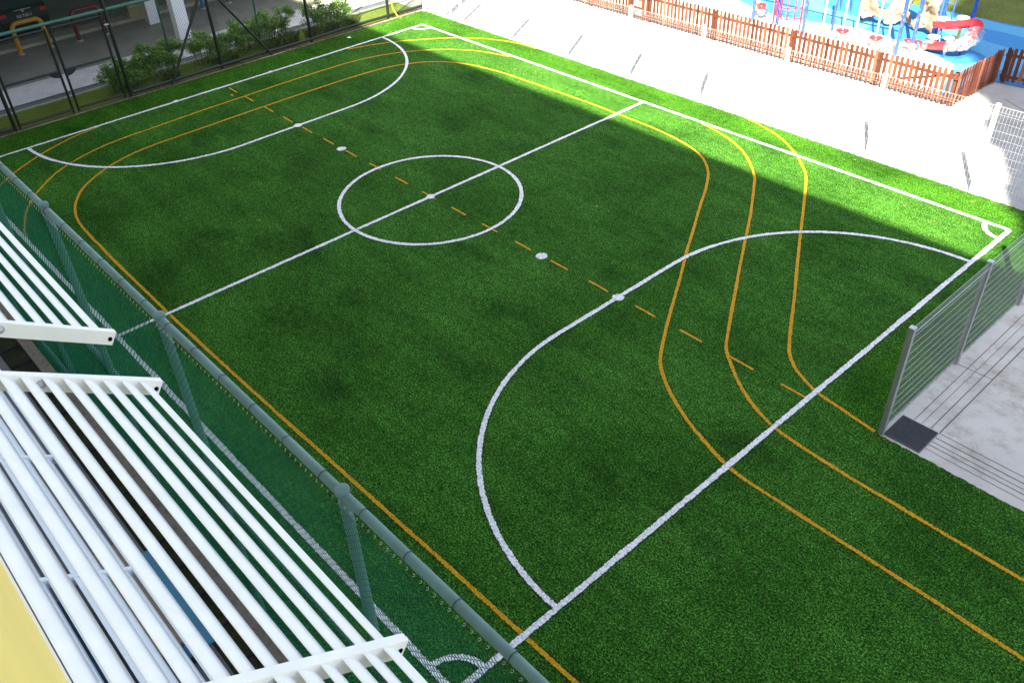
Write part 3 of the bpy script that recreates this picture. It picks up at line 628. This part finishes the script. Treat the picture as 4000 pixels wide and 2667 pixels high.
# tan cartons behind the barrier line
bx = empty('carton_stack', (-19.3, 1.02, .11)); tag(bx, 'tan carton stack strapped with dark bands beside the far white pillar', 'cartons')
for i, z in enumerate((0, .155, .31)):
    b = MB(); b.box(-.25, .25, -.29, .27, z, z + .145); b.build('carton', M['carton'], bx, .01)

# ------------------------------------------------------------------ school building with sunshades
WY = -11.024
sb = empty('school_building', (0, -18, 0)); tag(sb, 'tall school block with a yellow wall band above white louvred sunshades', 'building')
oy = 18
b = MB(); b.box(-45, 23.0, WY - .25 + oy, WY + oy, 7.15, 9.75); b.build('yellow_wall', M['yellow_wall'], sb)
b = MB(); b.box(-45, 23.0, WY - .25 + oy, WY + .017 + oy, 6.95, 7.149); b.build('ledge', M['white_wall'], sb, .004)
b = MB(); b.box(-45, 23.0, WY - .25 + oy, WY - .03 + oy, 3.45, 6.949); b.build('lower_wall', M['white_wall'], sb)
b = MB(); b.box(-45, 23.0, -25 + oy, WY - .3 + oy, 2.75, 3.1); b.build('floor_slab', M['white_wall'], sb)
b = MB(); b.box(-45, 23.0, WY - .25 + oy, WY - .03 + oy, 3.0, 3.449); b.build('lower_ledge', M['white_wall'], sb)
b = MB(); b.box(-45, 23.0, -14.2 + oy, -14.0 + oy, 0, 2.749); b.build('ground_floor_wall', M['grey_wall'], sb)
for z0, z1, mm in ((11.35, 13.2, 'yellow_wall'), (14.9, 16.7, 'yellow_wall')):
    b = MB(); b.box(-45, 23.0, WY - .25 + oy, WY + oy, z0, z1); b.build('parapet_wall', M[mm], sb)
b = MB(); b.box(-45, 23.0, -14.3 + oy, -14.1 + oy, 9.0, 19.0); b.build('corridor_wall', M['white_wall'], sb)
for z in (8.6, 11.9, 15.4): 
    b = MB(); b.box(-45, 23.0, -14.09 + oy, WY - .26 + oy, z, z + .2); b.build('corridor_floor', M['grey_wall'], sb)
b = MB(); b.box(-45, 23.0, -25 + oy, -10.60 + oy, 19.06, 19.36); b.build('roof', M['white_wall'], sb)
tw = empty('stair_tower', (27, -12.5, 0)); tag(tw, 'tall white stair tower with projecting floor ledges beside the school block', 'building')
b = MB(); b.box(23.1 - 27, 7, -14 + 12.5, WY + 12.5, 0, 52); b.build('wall', M['white_wall'], tw)
for z in np.arange(16, 50, 3.3):
    e = random.uniform(.15, .6)
    b = MB(); b.box(23.1 - 27 - e, 23.1 - 27 - .002, -14 + 12.5, WY + 12.5, z, z + random.choice((.5, 1.2, 1.6))); b.build('ledge', M['grey_wall'], tw)  # unseen ledges, added to make the tower's shadow edge wavy

SL = 0.66
def blade_mesh(L):
    # convex curved slat, 69 mm deep, dropping 55 mm towards the outside
    b = MB(); n = 7; prof = []
    for i in range(n + 1):
        t = i / n; prof.append((0.069 * t, -0.098 * (t ** 1.6)))
    th = .006; under = [(y - .002, z - th) for y, z in prof[::-1]]; pr = [(y, z) for y, z in prof] + under; k = len(pr)
    vs = [(0, y, z) for y, z in pr] + [(L, y, z) for y, z in pr]
    b.add(vs, [(i, k + i, k + (i + 1) % k, (i + 1) % k) for i in range(k)], False); b.add(vs[:k], [tuple(range(k))]); b.add(vs[k:], [tuple(range(k))[::-1]])
    me = b.mesh('blade'); return me
def sunshade(x_end, n_bay, bay, y_tip, z_tip, first, pitch, label, m, right=True, rust=True):
    s = empty('sunshade', (x_end, y_tip, z_tip)); tag(s, label, 'sunshade', 'white louvred sunshades on the school wall')
    yw = WY - .02 - y_tip; hx = .027; ah = .105
    L = bay - 2 * hx; bm = blade_mesh(L); bm.materials.append(m)
    for k in range(n_bay + 1):
        x = -k * bay
        b = MB()
        c0 = Vector((x, 0, 0)); c1 = Vector((x, yw, -SL * yw)); dirv = (c1 - c0).normalized(); nv = Vector((0, dirv.z, -dirv.y)); nv = nv if nv.z > 0 else -nv
        b.bar(c0 - nv * ah / 2, c1 - nv * ah / 2, 2 * hx, ah, nv); a = b.build('arm', m, s, .004)
        if rust:
            for sgn in (1, -1):
                p = c0 + dirv * .030 - nv * .058
                for r_, mm, d in ((.018, 'rust', .0006), (.010, 'rust_dark', .0012)):
                    q = MB(); q.lathe([(0, 0), (r_, 0)], 16, (0, 0, 0), 1, .85); o = q.build('rust_stain', M[mm], a); o.location = (p.x + sgn * (hx + d), p.y, p.z); o.rotation_euler = (0, sgn * math.pi / 2, 0)
                p = c0 + dirv * .75 - nv * .05
                q = MB(); q.lathe([(0, .022), (.014, .020), (.019, .010), (.019, .0), (.030, .0), (.030, -.004)], 14); o = q.build('bolt', M['galv_light'], a); o.location = (p.x + sgn * (hx + .004), p.y, p.z); o.rotation_euler = (0, sgn * math.pi / 2, 0)
        if k < n_bay:
            y = first; i = 0
            while y > yw + .01:
                o = inst('blade', bm, s, (x - bay + hx, y, -SL * y - .012 + random.uniform(-.0015, .0015)), (random.uniform(-.05, .05), random.uniform(-.0008, .0008), 0)); y -= pitch; i += 1
    b = MB(); b.box(-n_bay * bay - hx, hx, yw - .02, yw + .03, -SL * yw - .16, -SL * yw - .025); b.build('wall_bracket', m, s)
    return s
sunshade(9.745, 3, 2.66, -9.775, 6.4, -.138, .0995, 'upper white louvred sunshade further away, ending above the halfway line', M['white_paint'])
sunshade(10.5 + 2.66 * 3, 3, 2.66, -9.775, 6.4, -.138, .0995, 'upper white louvred sunshade nearest the camera with rusty arm tips', M['white_paint'])
sunshade(8.35 + 2.26 * 3, 7, 2.26, -10.08, 2.76, -.10, .0995, 'lower bluish white sunshade seen through the gaps of the upper one', M['cool_white'], True, False)

# picnic table under the sunshades
tb = empty('picnic_table', (6.8, -10.25, 0)); tag(tb, 'long tan picnic table under the sunshade louvers', 'table')
b = MB(); b.box(-1.05, 1.05, -.34, .34, .70, .74); b.build('tabletop', M['tan_top'], tb, .006)
b = MB(); b.box(1.051, 1.075, -.34, .34, .695, .742); b.box(-1.075, -1.051, -.34, .34, .695, .742); b.build('edge_strip', M['brown_edge'], tb)
for x in (-.8, .8):
    b = MB(); b.bar((x, -.25, .70), (x, -.25, 0), .05, .05, (1, 0, 0)); b.bar((x, .25, .70), (x, .25, 0), .05, .05, (1, 0, 0)); b.bar((x, -.25, .35), (x, .25, .35), .04, .04); b.build('trestle', M['black'], tb)
def bench(y, m, label, x=6.88, h=.45):
    s = empty('bench', (x, y, 0)); tag(s, label, 'bench', 'benches along the picnic table')
    b = MB(); b.box(-.99, .99, -.17, .17, h - .035, h); b.build('seat', m, s, .005)
    for xx in (-.75, .75):
        b = MB(); b.box(xx - .03, xx + .03, -.13, .13, 0, h - .036); b.build('leg', M['black'], s)
bench(-9.80, M['teal_top'], 'teal bench beside the drain grating under the louvers')
bench(-10.78, M['navy_top'], 'dark navy bench close to the school wall under the louvers')
# long drain with grating covers
dc = empty('drain_grating', (5, -9.42, 0)); tag(dc, 'long black drain grating running along the foot of the near fence', 'drain grating')
gb = MB()
for y in (-.18, .18): gb.bar((.005, y, -.004), (.645, y, -.004), .012, .03)
for x in (.008, .642): gb.bar((x, -.18, -.004), (x, .18, -.004), .012, .03)
for i in range(1, 12): gb.bar((.01, -.18 + .03 * i, -.006), (.64, -.18 + .03 * i, -.006), .005, .026)
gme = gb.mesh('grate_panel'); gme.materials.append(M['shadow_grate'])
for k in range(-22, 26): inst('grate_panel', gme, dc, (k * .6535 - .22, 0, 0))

# ------------------------------------------------------------------ welded mesh fences
def weld_panel(L, H, vp, hp, r, m, tri=.055, rh=None):
    b = MB(); nv = int(round(L / vp))
    def w(a, c): b.tube([a, c], rh or r, 4, False, False)
    for i in range(nv + 1):
        x = L * i / nv
        b.tube([(x, 0, .06), (x, 0, H - .12), (x, tri, H - .02), (x, -tri * .2, H), (x, 0, H - .12)], r, 4, False, False)
    z = .10
    while z < H - .15: w((0, .006, z), (L, .006, z)); z += hp
    for y, z in ((0, H - .12), (tri, H - .02), (-tri * .2, H)): w((0, y, z), (L, y, z))
    for y, z in ((tri * .6, .03), (0, .06)): w((0, y, z), (L, y, z))
    me = b.mesh('mesh_panel'); me.materials.append(m); return me
def weld_fence(name, p0, d, xs, H, vp, hp, r, mpost, mwire, label, pw=.08, flip=False, rcap=None):
    o = empty(name, (p0[0], p0[1], 0), d); tag(o, label, 'fence')
    b = MB(); b.box(-pw / 2, pw / 2, -pw / 2, pw / 2, -.05, H + .03); pm = b.mesh('post'); pm.materials.append(mpost)
    c = MB(); c.box(-pw / 2 - .004, pw / 2 + .004, -pw / 2 - .004, pw / 2 + .004, H + .031, H + .045); cm = c.mesh('cap'); cm.materials.append(rcap or mpost)
    cl = MB()
    for z in np.arange(.3, H, .36): cl.box(pw / 2, pw / 2 + .012, -.012, .012, z - .02, z + .02)
    clm = cl.mesh('clip'); clm.materials.append(mwire)
    cache = {}
    for i, x in enumerate(xs):
        q = inst('post', pm, o, (x, 0, 0)); inst('cap', cm, q)
        if i < len(xs) - 1:
            L = round(xs[i + 1] - x - pw, 3)
            if L not in cache: cache[L] = weld_panel(L, H, vp, hp, r, mwire, -.055 if flip else .055, .0034 if flip else None)
            inst('mesh_panel', cache[L], o, (x + pw / 2, 0, 0))
    return o
wx = [-9.5 - .95, -9.46, -6.83, -4.20, -1.57, 1.06, 3.69, 6.32, 8.95, 11.48]
weld_fence('welded_mesh_fence', (0, 8.86), 0, wx, 2.08, .075, .18, .0012, M['white_paint'], M['white_wire'], 'long white welded mesh fence between the pitch and the sunlit concrete apron')
weld_fence('welded_mesh_fence', (-11.52, 8.80), math.radians(97), [0, .98], 2.08, .075, .18, .0030, M['white_paint'], M['white_wire'], 'short white mesh panel returning from the far pitch corner')
weld_fence('welded_mesh_fence', (-11.62, 9.80), math.radians(-27), [.08, 1.2], 2.08, .075, .18, .0030, M['galv'], M['white_wire'], 'short mesh panel standing behind the far pitch corner opening')
gf = weld_fence('welded_mesh_fence', (11.585, .13), math.radians(90), [0, 2.52, 5.04, 7.56], 2.08, .05, .175, .0020, M['galv'], M['galv_light'], 'grey galvanised mesh fence along the shaded concrete slab', .085, True, M['galv_light'])
# drain covers
def grate(x, y, rz, w, h, n, label, m, z=.0):
    g = empty('drain_cover', (x, y, z), rz); tag(g, label, 'drain cover')
    b = MB()
    for s in (-1, 1): b.bar((-w / 2, s * h / 2, 0), (w / 2, s * h / 2, 0), .018, .02); b.bar((s * w / 2, -h / 2, 0), (s * w / 2, h / 2, 0), .018, .02)
    b.build('frame', M['galv'] if m != 'grate' else M['grate'], g)
    b = MB()
    for i in range(1, n): b.bar((-w / 2, -h / 2 + h * i / n, -.001), (w / 2, -h / 2 + h * i / n, -.001), .010, .018)
    b.build('bars', M[m], g)
    b = MB(); b.box(-w / 2, w / 2, -h / 2, h / 2, -.0025, -.002); b.build('pit', M['black'] if m == 'grate' else M['drain'], g)  # flat dark sheet stands for the shaded pit under the bars
grate(11.925, .445, 0, .59, .61, 26, 'dark steel drain cover beside the end post of the grey mesh fence', 'grate')
grate(7.55, 9.12, 0, .62, .42, 6, 'pale drain cover by the turf edge near the right end of the white fence', 'galv_light')
grate(.85, 9.15, 0, .62, .42, 6, 'pale drain cover by the turf edge near the halfway line', 'galv_light')
grate(-6.3, 9.2, 0, .62, .42, 6, 'pale drain cover by the turf edge at the far end of the apron', 'galv_light')

# ------------------------------------------------------------------ picket fences
def picket_mesh(w=.085, h=1.02, t=.020):
    b = MB(); pr = [(-w / 2, .08), (w / 2, .08)] + [(w / 2 * math.cos(a), h - w / 2 + w / 2 * math.sin(a)) for a in np.linspace(0, math.pi, 9)]; k = len(pr)
    vs = [(x, -t / 2, z) for x, z in pr] + [(x, t / 2, z) for x, z in pr]
    b.add(vs, [tuple(range(k)), tuple(range(2 * k - 1, k - 1, -1))] + [(i, k + i, k + (i + 1) % k, (i + 1) % k) for i in range(k)])
    me = b.mesh('picket'); me.materials.append(M['wood']); return me
PK = picket_mesh(.094)
def picket_fence(p0, p1, label, posts=(), pitch=.155, inner=1):
    a = Vector((*p0, 0)); c = Vector((*p1, 0)); L = (c - a).length; ang = math.atan2(c.y - a.y, c.x - a.x)
    o = empty('picket_fence', (p0[0], p0[1], 0), ang); tag(o, label, 'fence')
    n = int(L / pitch)
    for i in range(n): inst('picket', PK, o, (pitch * (i + .5), 0, random.uniform(-.008, .008)), (0, random.uniform(-.012, .012), 0))
    for z in (.20, .80):
        b = MB(); b.box(0, L, inner * .012, inner * .055, z - .04, z + .04); b.build('rail', M['wood_rail'], o)
    for x in posts:
        b = MB(); b.box(x - .05, x + .05, inner * .057, inner * .155, 0, .93); b.build('post', M['wood_rail'], o)
    return o
random.seed(21)
picket_fence((-11.9, 13.20), (-5.28, 13.15), 'brown picket fence run left of the small gate, partly out of frame', (.1, 2.4, 4.6, 6.5))
pf = picket_fence((-4.60, 13.15), (6.36, 13.06), 'long brown picket fence in front of the playground, right of the small gate', (.1, 2.9, 5.85, 8.6, 10.9))
picket_fence((6.40, 13.08), (6.50, 15.62), 'short brown picket fence run turning away at the playground corner', (.1, 1.3, 2.45))
picket_fence((6.52, 15.66), (10.6, 16.2), 'shaded brown picket fence at the back of the side paving', (.1, 2.0, 4.0))
b = MB(); b.bar((8.9, .10, .22), (10.85, .10, .86), .035, .06); b.build('brace', M['wood_rail'], pf)
g = empty('picket_gate', (-5.26, 13.15, 0)); tag(g, 'small brown wooden gate with ladder openings in the picket fence', 'gate')
for x in (.06, .56):
    b = MB(); b.box(x - .06, x + .06, -.02, .03, .05, 1.15); b.build('stile', M['wood'], g, .006)
for z in (.12, .40, .68, .96, 1.1):
    b = MB(); b.box(.121, .499, -.012, .022, z - .045, z + .045); b.build('rail', M['wood'], g)

# ------------------------------------------------------------------ playground equipment
def blue_post(x, y, label, h=2.9, r=.055):
    b = MB(); b.tube([(0, 0, 0), (0, 0, .5), (0, 0, 1.0), (0, 0, h)], [r * 1.02, r, r * 1.03, r], 14); o = b.build('play_post', M['play_blue']); o.location = (x, y, 0)
    return tag(o, label, 'post', 'blue playground posts wrapped in plastic film')
blue_post(3.42, 15.54, 'tall blue post wrapped in film, nearest the picket fence corner')
blue_post(3.55, 16.27, 'blue post wrapped in film, standing in the low red twin pod')
blue_post(.24, 15.41, 'blue post wrapped in film at the right side of the red net')
blue_post(-.98, 15.75, 'blue post wrapped in film at the left side of the red net')
blue_post(-1.80, 15.52, 'blue post wrapped in film left of the yellow panel')
blue_post(.78, 16.3, 'slim blue post wrapped in film between the net and the cream pod', 2.9, .04)
b = MB(); b.tube([(-1.9, 15.62, 2.55), (3.6, 15.62, 2.55)], .05, 12); tag(b.build('overhead_beam', M['play_blue_plain']), 'blue overhead beam that carries the white poles', 'beam')
for i, (x, y, c, l) in enumerate(((.76, 15.70, 'c', 'cream step pod on a white pole, nearest the red net'), (1.42, 15.79, 'r', 'red step pod on a white pole, second from the red net'), (1.96, 15.62, 'c', 'cream step pod on a white pole, between the two red pods'), (2.53, 15.87, 'r', 'red step pod on a white pole, right of the middle cream pod'), (3.05, 15.60, 'c', 'cream step pod on a white pole, beside the tall blue post'))):
    s = empty('step_pod', (x, y, 0)); tag(s, l, 'play equipment', 'step pods hanging in a row behind the picket fence')
    q = MB(); q.lathe([(.05, .03), (.11, .05), (.13, .14), (.10, .24), (.13, .29)], 16); q.build('base', M['wrap'] if c == 'r' else M['play_yellow'], s)
    q = MB(); q.lathe([(.04, .25), (.15, .28), (.21, .33), (.205, .365), (.12, .385), (0, .39)], 22); q.build('step', M['play_red'] if c == 'r' else M['play_cream'], s)
    q = MB(); q.tube([(0, 0, .38), (0, 0, 2.55)], .028, 10); q.build('pole', M['white_pole'], s)
    if c == 'c':
        for k in (-1, 1):
            q = MB(); q.lathe([(0, .05), (.05, .06), (.06, .09), (0, .11)], 10, (k * .13, .02, 0)); q.build('foot', M['galv'], s)
s = empty('twin_pod', (3.54, 16.31, 0)); tag(s, 'low red twin step pod wrapped in film around a blue post', 'play equipment')
q = MB(); q.lathe([(.05, .0), (.08, .05), (.13, .22), (.11, .30)], 14, (0, 0, 0)); q.build('base', M['wrap'], s)
for k in (-1, 1):
    q = MB(); q.lathe([(.03, .30), (.13, .32), (.14, .36), (0, .385)], 18, (k * .14, .03 * k, 0)); q.build('step', M['play_red'], s)
# red climbing net, bulging frame
s = empty('climbing_net', (-.55, 15.5, 0)); tag(s, 'red bulging climbing net hung between two blue posts', 'play equipment')
def bul(u, z): return (-.57 + 1.16 * u, -.30 * math.sin(math.pi * u) + .22 * (1 - u), z - .10 * math.sin(math.pi * u))
q = MB()
for u in (0, 1): q.tube([(bul(u, .02)), bul(u, .8), bul(u, 2.3)], .028, 10)
q.build('side_frame', M['red_rope'], s)
q = MB()
for z in (.52, .86, 1.2, 1.54, 1.9, 2.25): q.tube([bul(u, z) for u in np.linspace(0, 1, 13)], .020, 8)
for u in (.2, .42, .64, .84): q.tube([bul(u, z) for z in (.52, 1.2, 2.25)], .018, 8)
q.build('net', M['red_rope'], s)
# yellow activity panel
s = empty('activity_panel', (-1.95, 16.0, 0)); tag(s, 'yellow activity panel with a red bowl left of the net', 'play equipment')
q = MB(); q.box(-.20, .02, .0, .05, .22, 1.2); q.build('panel', M['play_yellow'], s, .01)
q = MB(); q.box(-.20, .34, .051, .08, .16, .34); q.build('blue_board', M['play_blue_plain'], s)
q = MB(); q.lathe([(.03, .28), (.12, .36), (.17, .46), (.18, .50), (.15, .49), (0, .42)], 18, (.16, -.05, 0)); q.build('bowl', M['play_red'], s)
q = MB(); q.lathe([(.02, .12), (.10, .16), (.14, .28), (.08, .34)], 14, (.18, -.05, 0)); q.build('bowl_wrap', M['wrap'], s)
# climbing rock wall: rippling slab with window openings and a scalloped foot
s = empty('climbing_rock', (2.0, 18.0, 0)); tag(s, 'beige moulded rock climbing wall with two window holes behind the pods', 'play equipment')
def rock_in(x, z):
    if ((x + .42) / .20) ** 2 + ((z - .86) / .34) ** 2 < 1: return False
    if ((x - .52) / (.23 - .10 * (z < .5))) ** 2 + ((z - .62) / .42) ** 2 < 1: return False
    foot = .05 + .13 * abs(math.sin(x * 3.9 + .6)) + (.12 if x < -.3 else 0)
    if z < foot: return False
    if z > 1.75 + .12 * math.sin(x * 5): return False
    return True
nx, nz = 86, 60; gx = np.linspace(-1.18, 1.36, nx); gz = np.linspace(0, 1.9, nz)
def ry(x, z): return .22 * math.sin(x * 2.3 + .4) + .06 * math.sin(7 * x + 3 * z) + .05 * math.sin(9 * z + 2 * x) + .12 * (1 - z) * math.cos(4 * x) * .6 + .10 * z
cell = {}
q = MB(); idx = {}
def vid(i, j, side):
    k = (i, j, side)
    if k not in idx:
        x, z = gx[i], gz[j]; idx[k] = len(q.v); q.v.append((x + .012 * math.sin(31 * z), ry(x, z) + (.13 if side else 0), z + .012 * math.sin(27 * x)))
    return idx[k]
for i in range(nx - 1):
    for j in range(nz - 1):
        if rock_in((gx[i] + gx[i + 1]) / 2, (gz[j] + gz[j + 1]) / 2): cell[i, j] = 1
for (i, j) in cell:
    q.f.append((vid(i, j, 0), vid(i + 1, j, 0), vid(i + 1, j + 1, 0), vid(i, j + 1, 0))); q.f.append((vid(i, j + 1, 1), vid(i + 1, j + 1, 1), vid(i + 1, j, 1), vid(i, j, 1)))
    for di, dj, a, c in ((-1, 0, (i, j + 1), (i, j)), (1, 0, (i + 1, j), (i + 1, j + 1)), (0, -1, (i, j), (i + 1, j)), (0, 1, (i + 1, j + 1), (i, j + 1))):
        if (i + di, j + dj) not in cell: q.f.append((vid(*c, 0), vid(*a, 0), vid(*a, 1), vid(*c, 1)))
q.smooth = [True] * len(q.f); q.build('rock_panel', M['rock'], s)
for x, z in ((-.80, .80), (-.10, .62), (.20, .40), (.22, 1.05), (-.65, 1.25), (.98, .35), (1.02, .92), (.75, 1.3), (-1.0, .45)):
    q = MB(); q.lathe([(0, .05), (.05, .042), (.075, .015), (.08, 0)], 10, (0, 0, 0), 1, .6); o = q.build('hold', M['hold'], s); o.location = (x, ry(x, z) - .005, z); o.rotation_euler = (math.radians(80), random.uniform(-.5, .5), 0)
for x in (-1.2, 1.40):
    q = MB(); q.tube([(x, .15, 0), (x, .15, 2.6)], .05, 12); q.build('side_post', M['play_blue_plain'], s)
# ladders
def ladder(x, y, label, w=.4):
    s = empty('play_ladder', (x, y, 0)); tag(s, label, 'ladder', 'blue ladders at the back of the playground')
    for k in (0, w):
        q = MB(); q.tube([(k, 0, 0), (k, 0, 2.4)], .022, 8); q.build('side_rail', M['play_blue_plain'], s)
    for z in np.arange(.2, 2.3, .28):
        q = MB(); q.tube([(0, 0, z), (w, 0, z)], .014, 8); q.build('rung', M['play_blue_plain'], s)
ladder(-.25, 18.55, 'blue rung ladder left of the rock wall')
ladder(2.95, 19.2, 'blue rung ladder behind the right end of the rock wall')
blue_post(3.05, 19.25, 'slim blue post behind the right end of the rock wall', 2.9, .05)
blue_post(3.49, 20.57, 'blue post wrapped in film standing by the lawn edge', 2.9, .06)
# curved red slide with film and cream seat pods
s = empty('curved_slide', (4.35, 17.2, 0)); tag(s, 'red curved chute slide doubling back on itself, wrapped in clear film', 'slide')
ctrl = [(-.68, .10, .62), (-.30, .02, .66), (.10, .02, .76), (.45, .06, .86), (.66, -.10, .80), (.66, -.42, .60), (.50, -.62, .42), (.20, -.62, .30), (-.15, -.56, .20), (-.45, -.50, .14), (-.66, -.46, .10)]
P = [np.array(p) for p in ctrl]; PP = [2 * P[0] - P[1]] + P + [2 * P[-1] - P[-2]]; path = []
for i in range(1, len(PP) - 2):
    for j in range(6):
        t = j / 6; a, bb, c, d = PP[i - 1:i + 3]; path.append(.5 * (2 * bb + (c - a) * t + (2 * a - 5 * bb + 4 * c - d) * t * t + (3 * bb - a - 3 * c + d) * t ** 3))
path.append(PP[-2]); q = MB(); sec = [(-.17, .15), (-.155, .16), (-.13, .05), (-.07, -.005), (0, -.02), (.07, -.005), (.13, .05), (.155, .16), (.17, .15), (.15, .02), (.08, -.05), (0, -.065), (-.08, -.05), (-.15, .02)]; k = len(sec); vs = []
for i, p in enumerate(path):
    d = path[min(i + 1, len(path) - 1)] - path[max(i - 1, 0)]; d[2] = 0; d /= np.linalg.norm(d); nn = np.array([-d[1], d[0], 0])
    for u, v in sec: vs.append(p + nn * u + np.array([0, 0, v]))
q.add(vs, [(i * k + j, i * k + (j + 1) % k, (i + 1) * k + (j + 1) % k, (i + 1) * k + j) for i in range(len(path) - 1) for j in range(k)], True); q.build('chute', M['play_red'], s)
for (a, c) in ((.35, -.05), (-.45, .05), (.1, -.6)):
    q = MB(); q.tube([(a, c, 0), (a, c, .62 if c > -.3 else .26)], .04, 10); q.build('support', M['play_blue_plain'], s)
q = MB(); rr = np.random.default_rng(4); vs = []
for i in range(26, len(path) - 18):
    p = path[i]; d = path[i + 1] - path[i - 1]; d[2] = 0; d /= np.linalg.norm(d); nn = np.array([-d[1], d[0], 0])
    for u, v in ((-.30, -.05), (-.27, .10), (-.20, .22), (-.05, .20), (.10, .20), (.22, .12), (.24, -.05)): vs.append(p - nn * u + np.array([0, 0, v]) + rr.normal(0, .025, 3))
k = 7; nrow = len(vs) // k; q.add(vs, [(i * k + j, i * k + j + 1, (i + 1) * k + j + 1, (i + 1) * k + j) for i in range(nrow - 1) for j in range(k - 1)]); q.build('film_wrap', M['film'], s)
q = MB(); vs = []
for i in range(len(path) - 9, len(path)):
    p = path[i]; d = path[min(i + 1, len(path) - 1)] - path[i - 1]; d[2] = 0; d /= np.linalg.norm(d); nn = np.array([-d[1], d[0], 0])
    for u, v in ((-.24, -.06), (-.21, .14), (-.1, .19), (.05, .18), (.20, .15), (.24, -.06)): vs.append(p + nn * u + np.array([0, 0, v]) + rr.normal(0, .025, 3))
q.add(vs, [(i * 6 + j, i * 6 + j + 1, (i + 1) * 6 + j + 1, (i + 1) * 6 + j) for i in range(8) for j in range(5)]); q.build('film_wrap', M['film'], s)
for x, y, z, r_, l in ((3.78, 17.55, .80, .20, 'cream seat pod behind the upper left end of the red slide'), (4.32, 17.65, .92, .19, 'cream seat pod behind the upper bend of the red slide'), (3.83, 17.05, .38, .19, 'cream seat pod between the two arms of the red slide'), (4.30, 17.05, .44, .16, 'yellowish seat pod in the inner bend of the red slide')):
    o = empty('seat_pod', (x, y, 0)); tag(o, l, 'play equipment', 'cream seat pods around the red slide')
    q = MB(); q.lathe([(.03, z - .10), (r_ * .85, z - .07), (r_, z - .03), (r_ * .95, z), (r_ * .5, z + .025), (0, z + .03)], 22); q.build('seat', M['play_cream'], o)
    q = MB(); q.lathe([(.06, 0), (.05, z * .6), (.10, z - .09)], 12); q.build('stem', M['play_yellow'], o)

# ------------------------------------------------------------------ small litter on the turf
random.seed(33)
lm = MB(); lm.add([(-.03, 0, 0), (0, .018, .008), (.035, 0, .002), (0, -.018, .010)], [(0, 1, 2), (0, 2, 3)]); leaf_me = lm.mesh('fallen_leaf'); leaf_me.materials.append(M['tree_leaf'])
spots = [(-9.6, 8.5), (-8.2, 8.3), (-7.6, 8.0), (-7.1, 8.35), (-6.1, 7.9), (-5.2, 7.2), (-4.6, 7.0), (-4.3, 7.15), (-4.0, 7.3), (-4.1, 6.9), (-3.3, 8.2), (-9.0, 2.5), (-7.4, -1.2), (-6.6, -2.4), (-3.1, 5.6), (2.1, -4.2), (7.0, 4.1), (8.2, 7.2), (9.0, 7.0), (6.2, 8.5), (-10.9, -5.1), (-10.7, -2.1), (-10.9, 1.2), (-6.2, 3.3), (-2.0, -3.5), (3.2, 2.4), (9.2, 8.4), (-11.0, 4.7), (13.2, -4.9), (11.8, -3.6), (-9.9, -.2), (-4.9, -2.6)]
for x, y in spots:
    s_ = random.uniform(.7, 1.5); o = inst('fallen_leaf', leaf_me, None, (x, y, .012), (random.uniform(-.2, .2), random.uniform(-.2, .2), random.uniform(0, 6.28)), (s_, s_, s_))
    tag(o, 'small dry leaf lying on the green turf', 'leaf', 'dry leaves scattered on the turf')
b = MB(); b.add([(-.07, -.05, .01), (.06, -.06, .03), (.08, .05, .015), (-.05, .06, .04), (0, 0, .05)], [(0, 1, 4), (1, 2, 4), (2, 3, 4), (3, 0, 4)]); o = b.build('paper_scrap', M['paper']); o.location = (-11.1, 5.15, .005)
tag(o, 'crumpled white paper scrap on the turf behind the far goal line', 'litter')
b = MB(); b.box(-.045, .045, -.03, .03, 0, .03); o = b.build('paper_scrap', M['carton'], None, .008); o.location = (-9.45, -.22, .005); tag(o, 'tiny beige scrap beside the yellow centre dashes', 'litter')
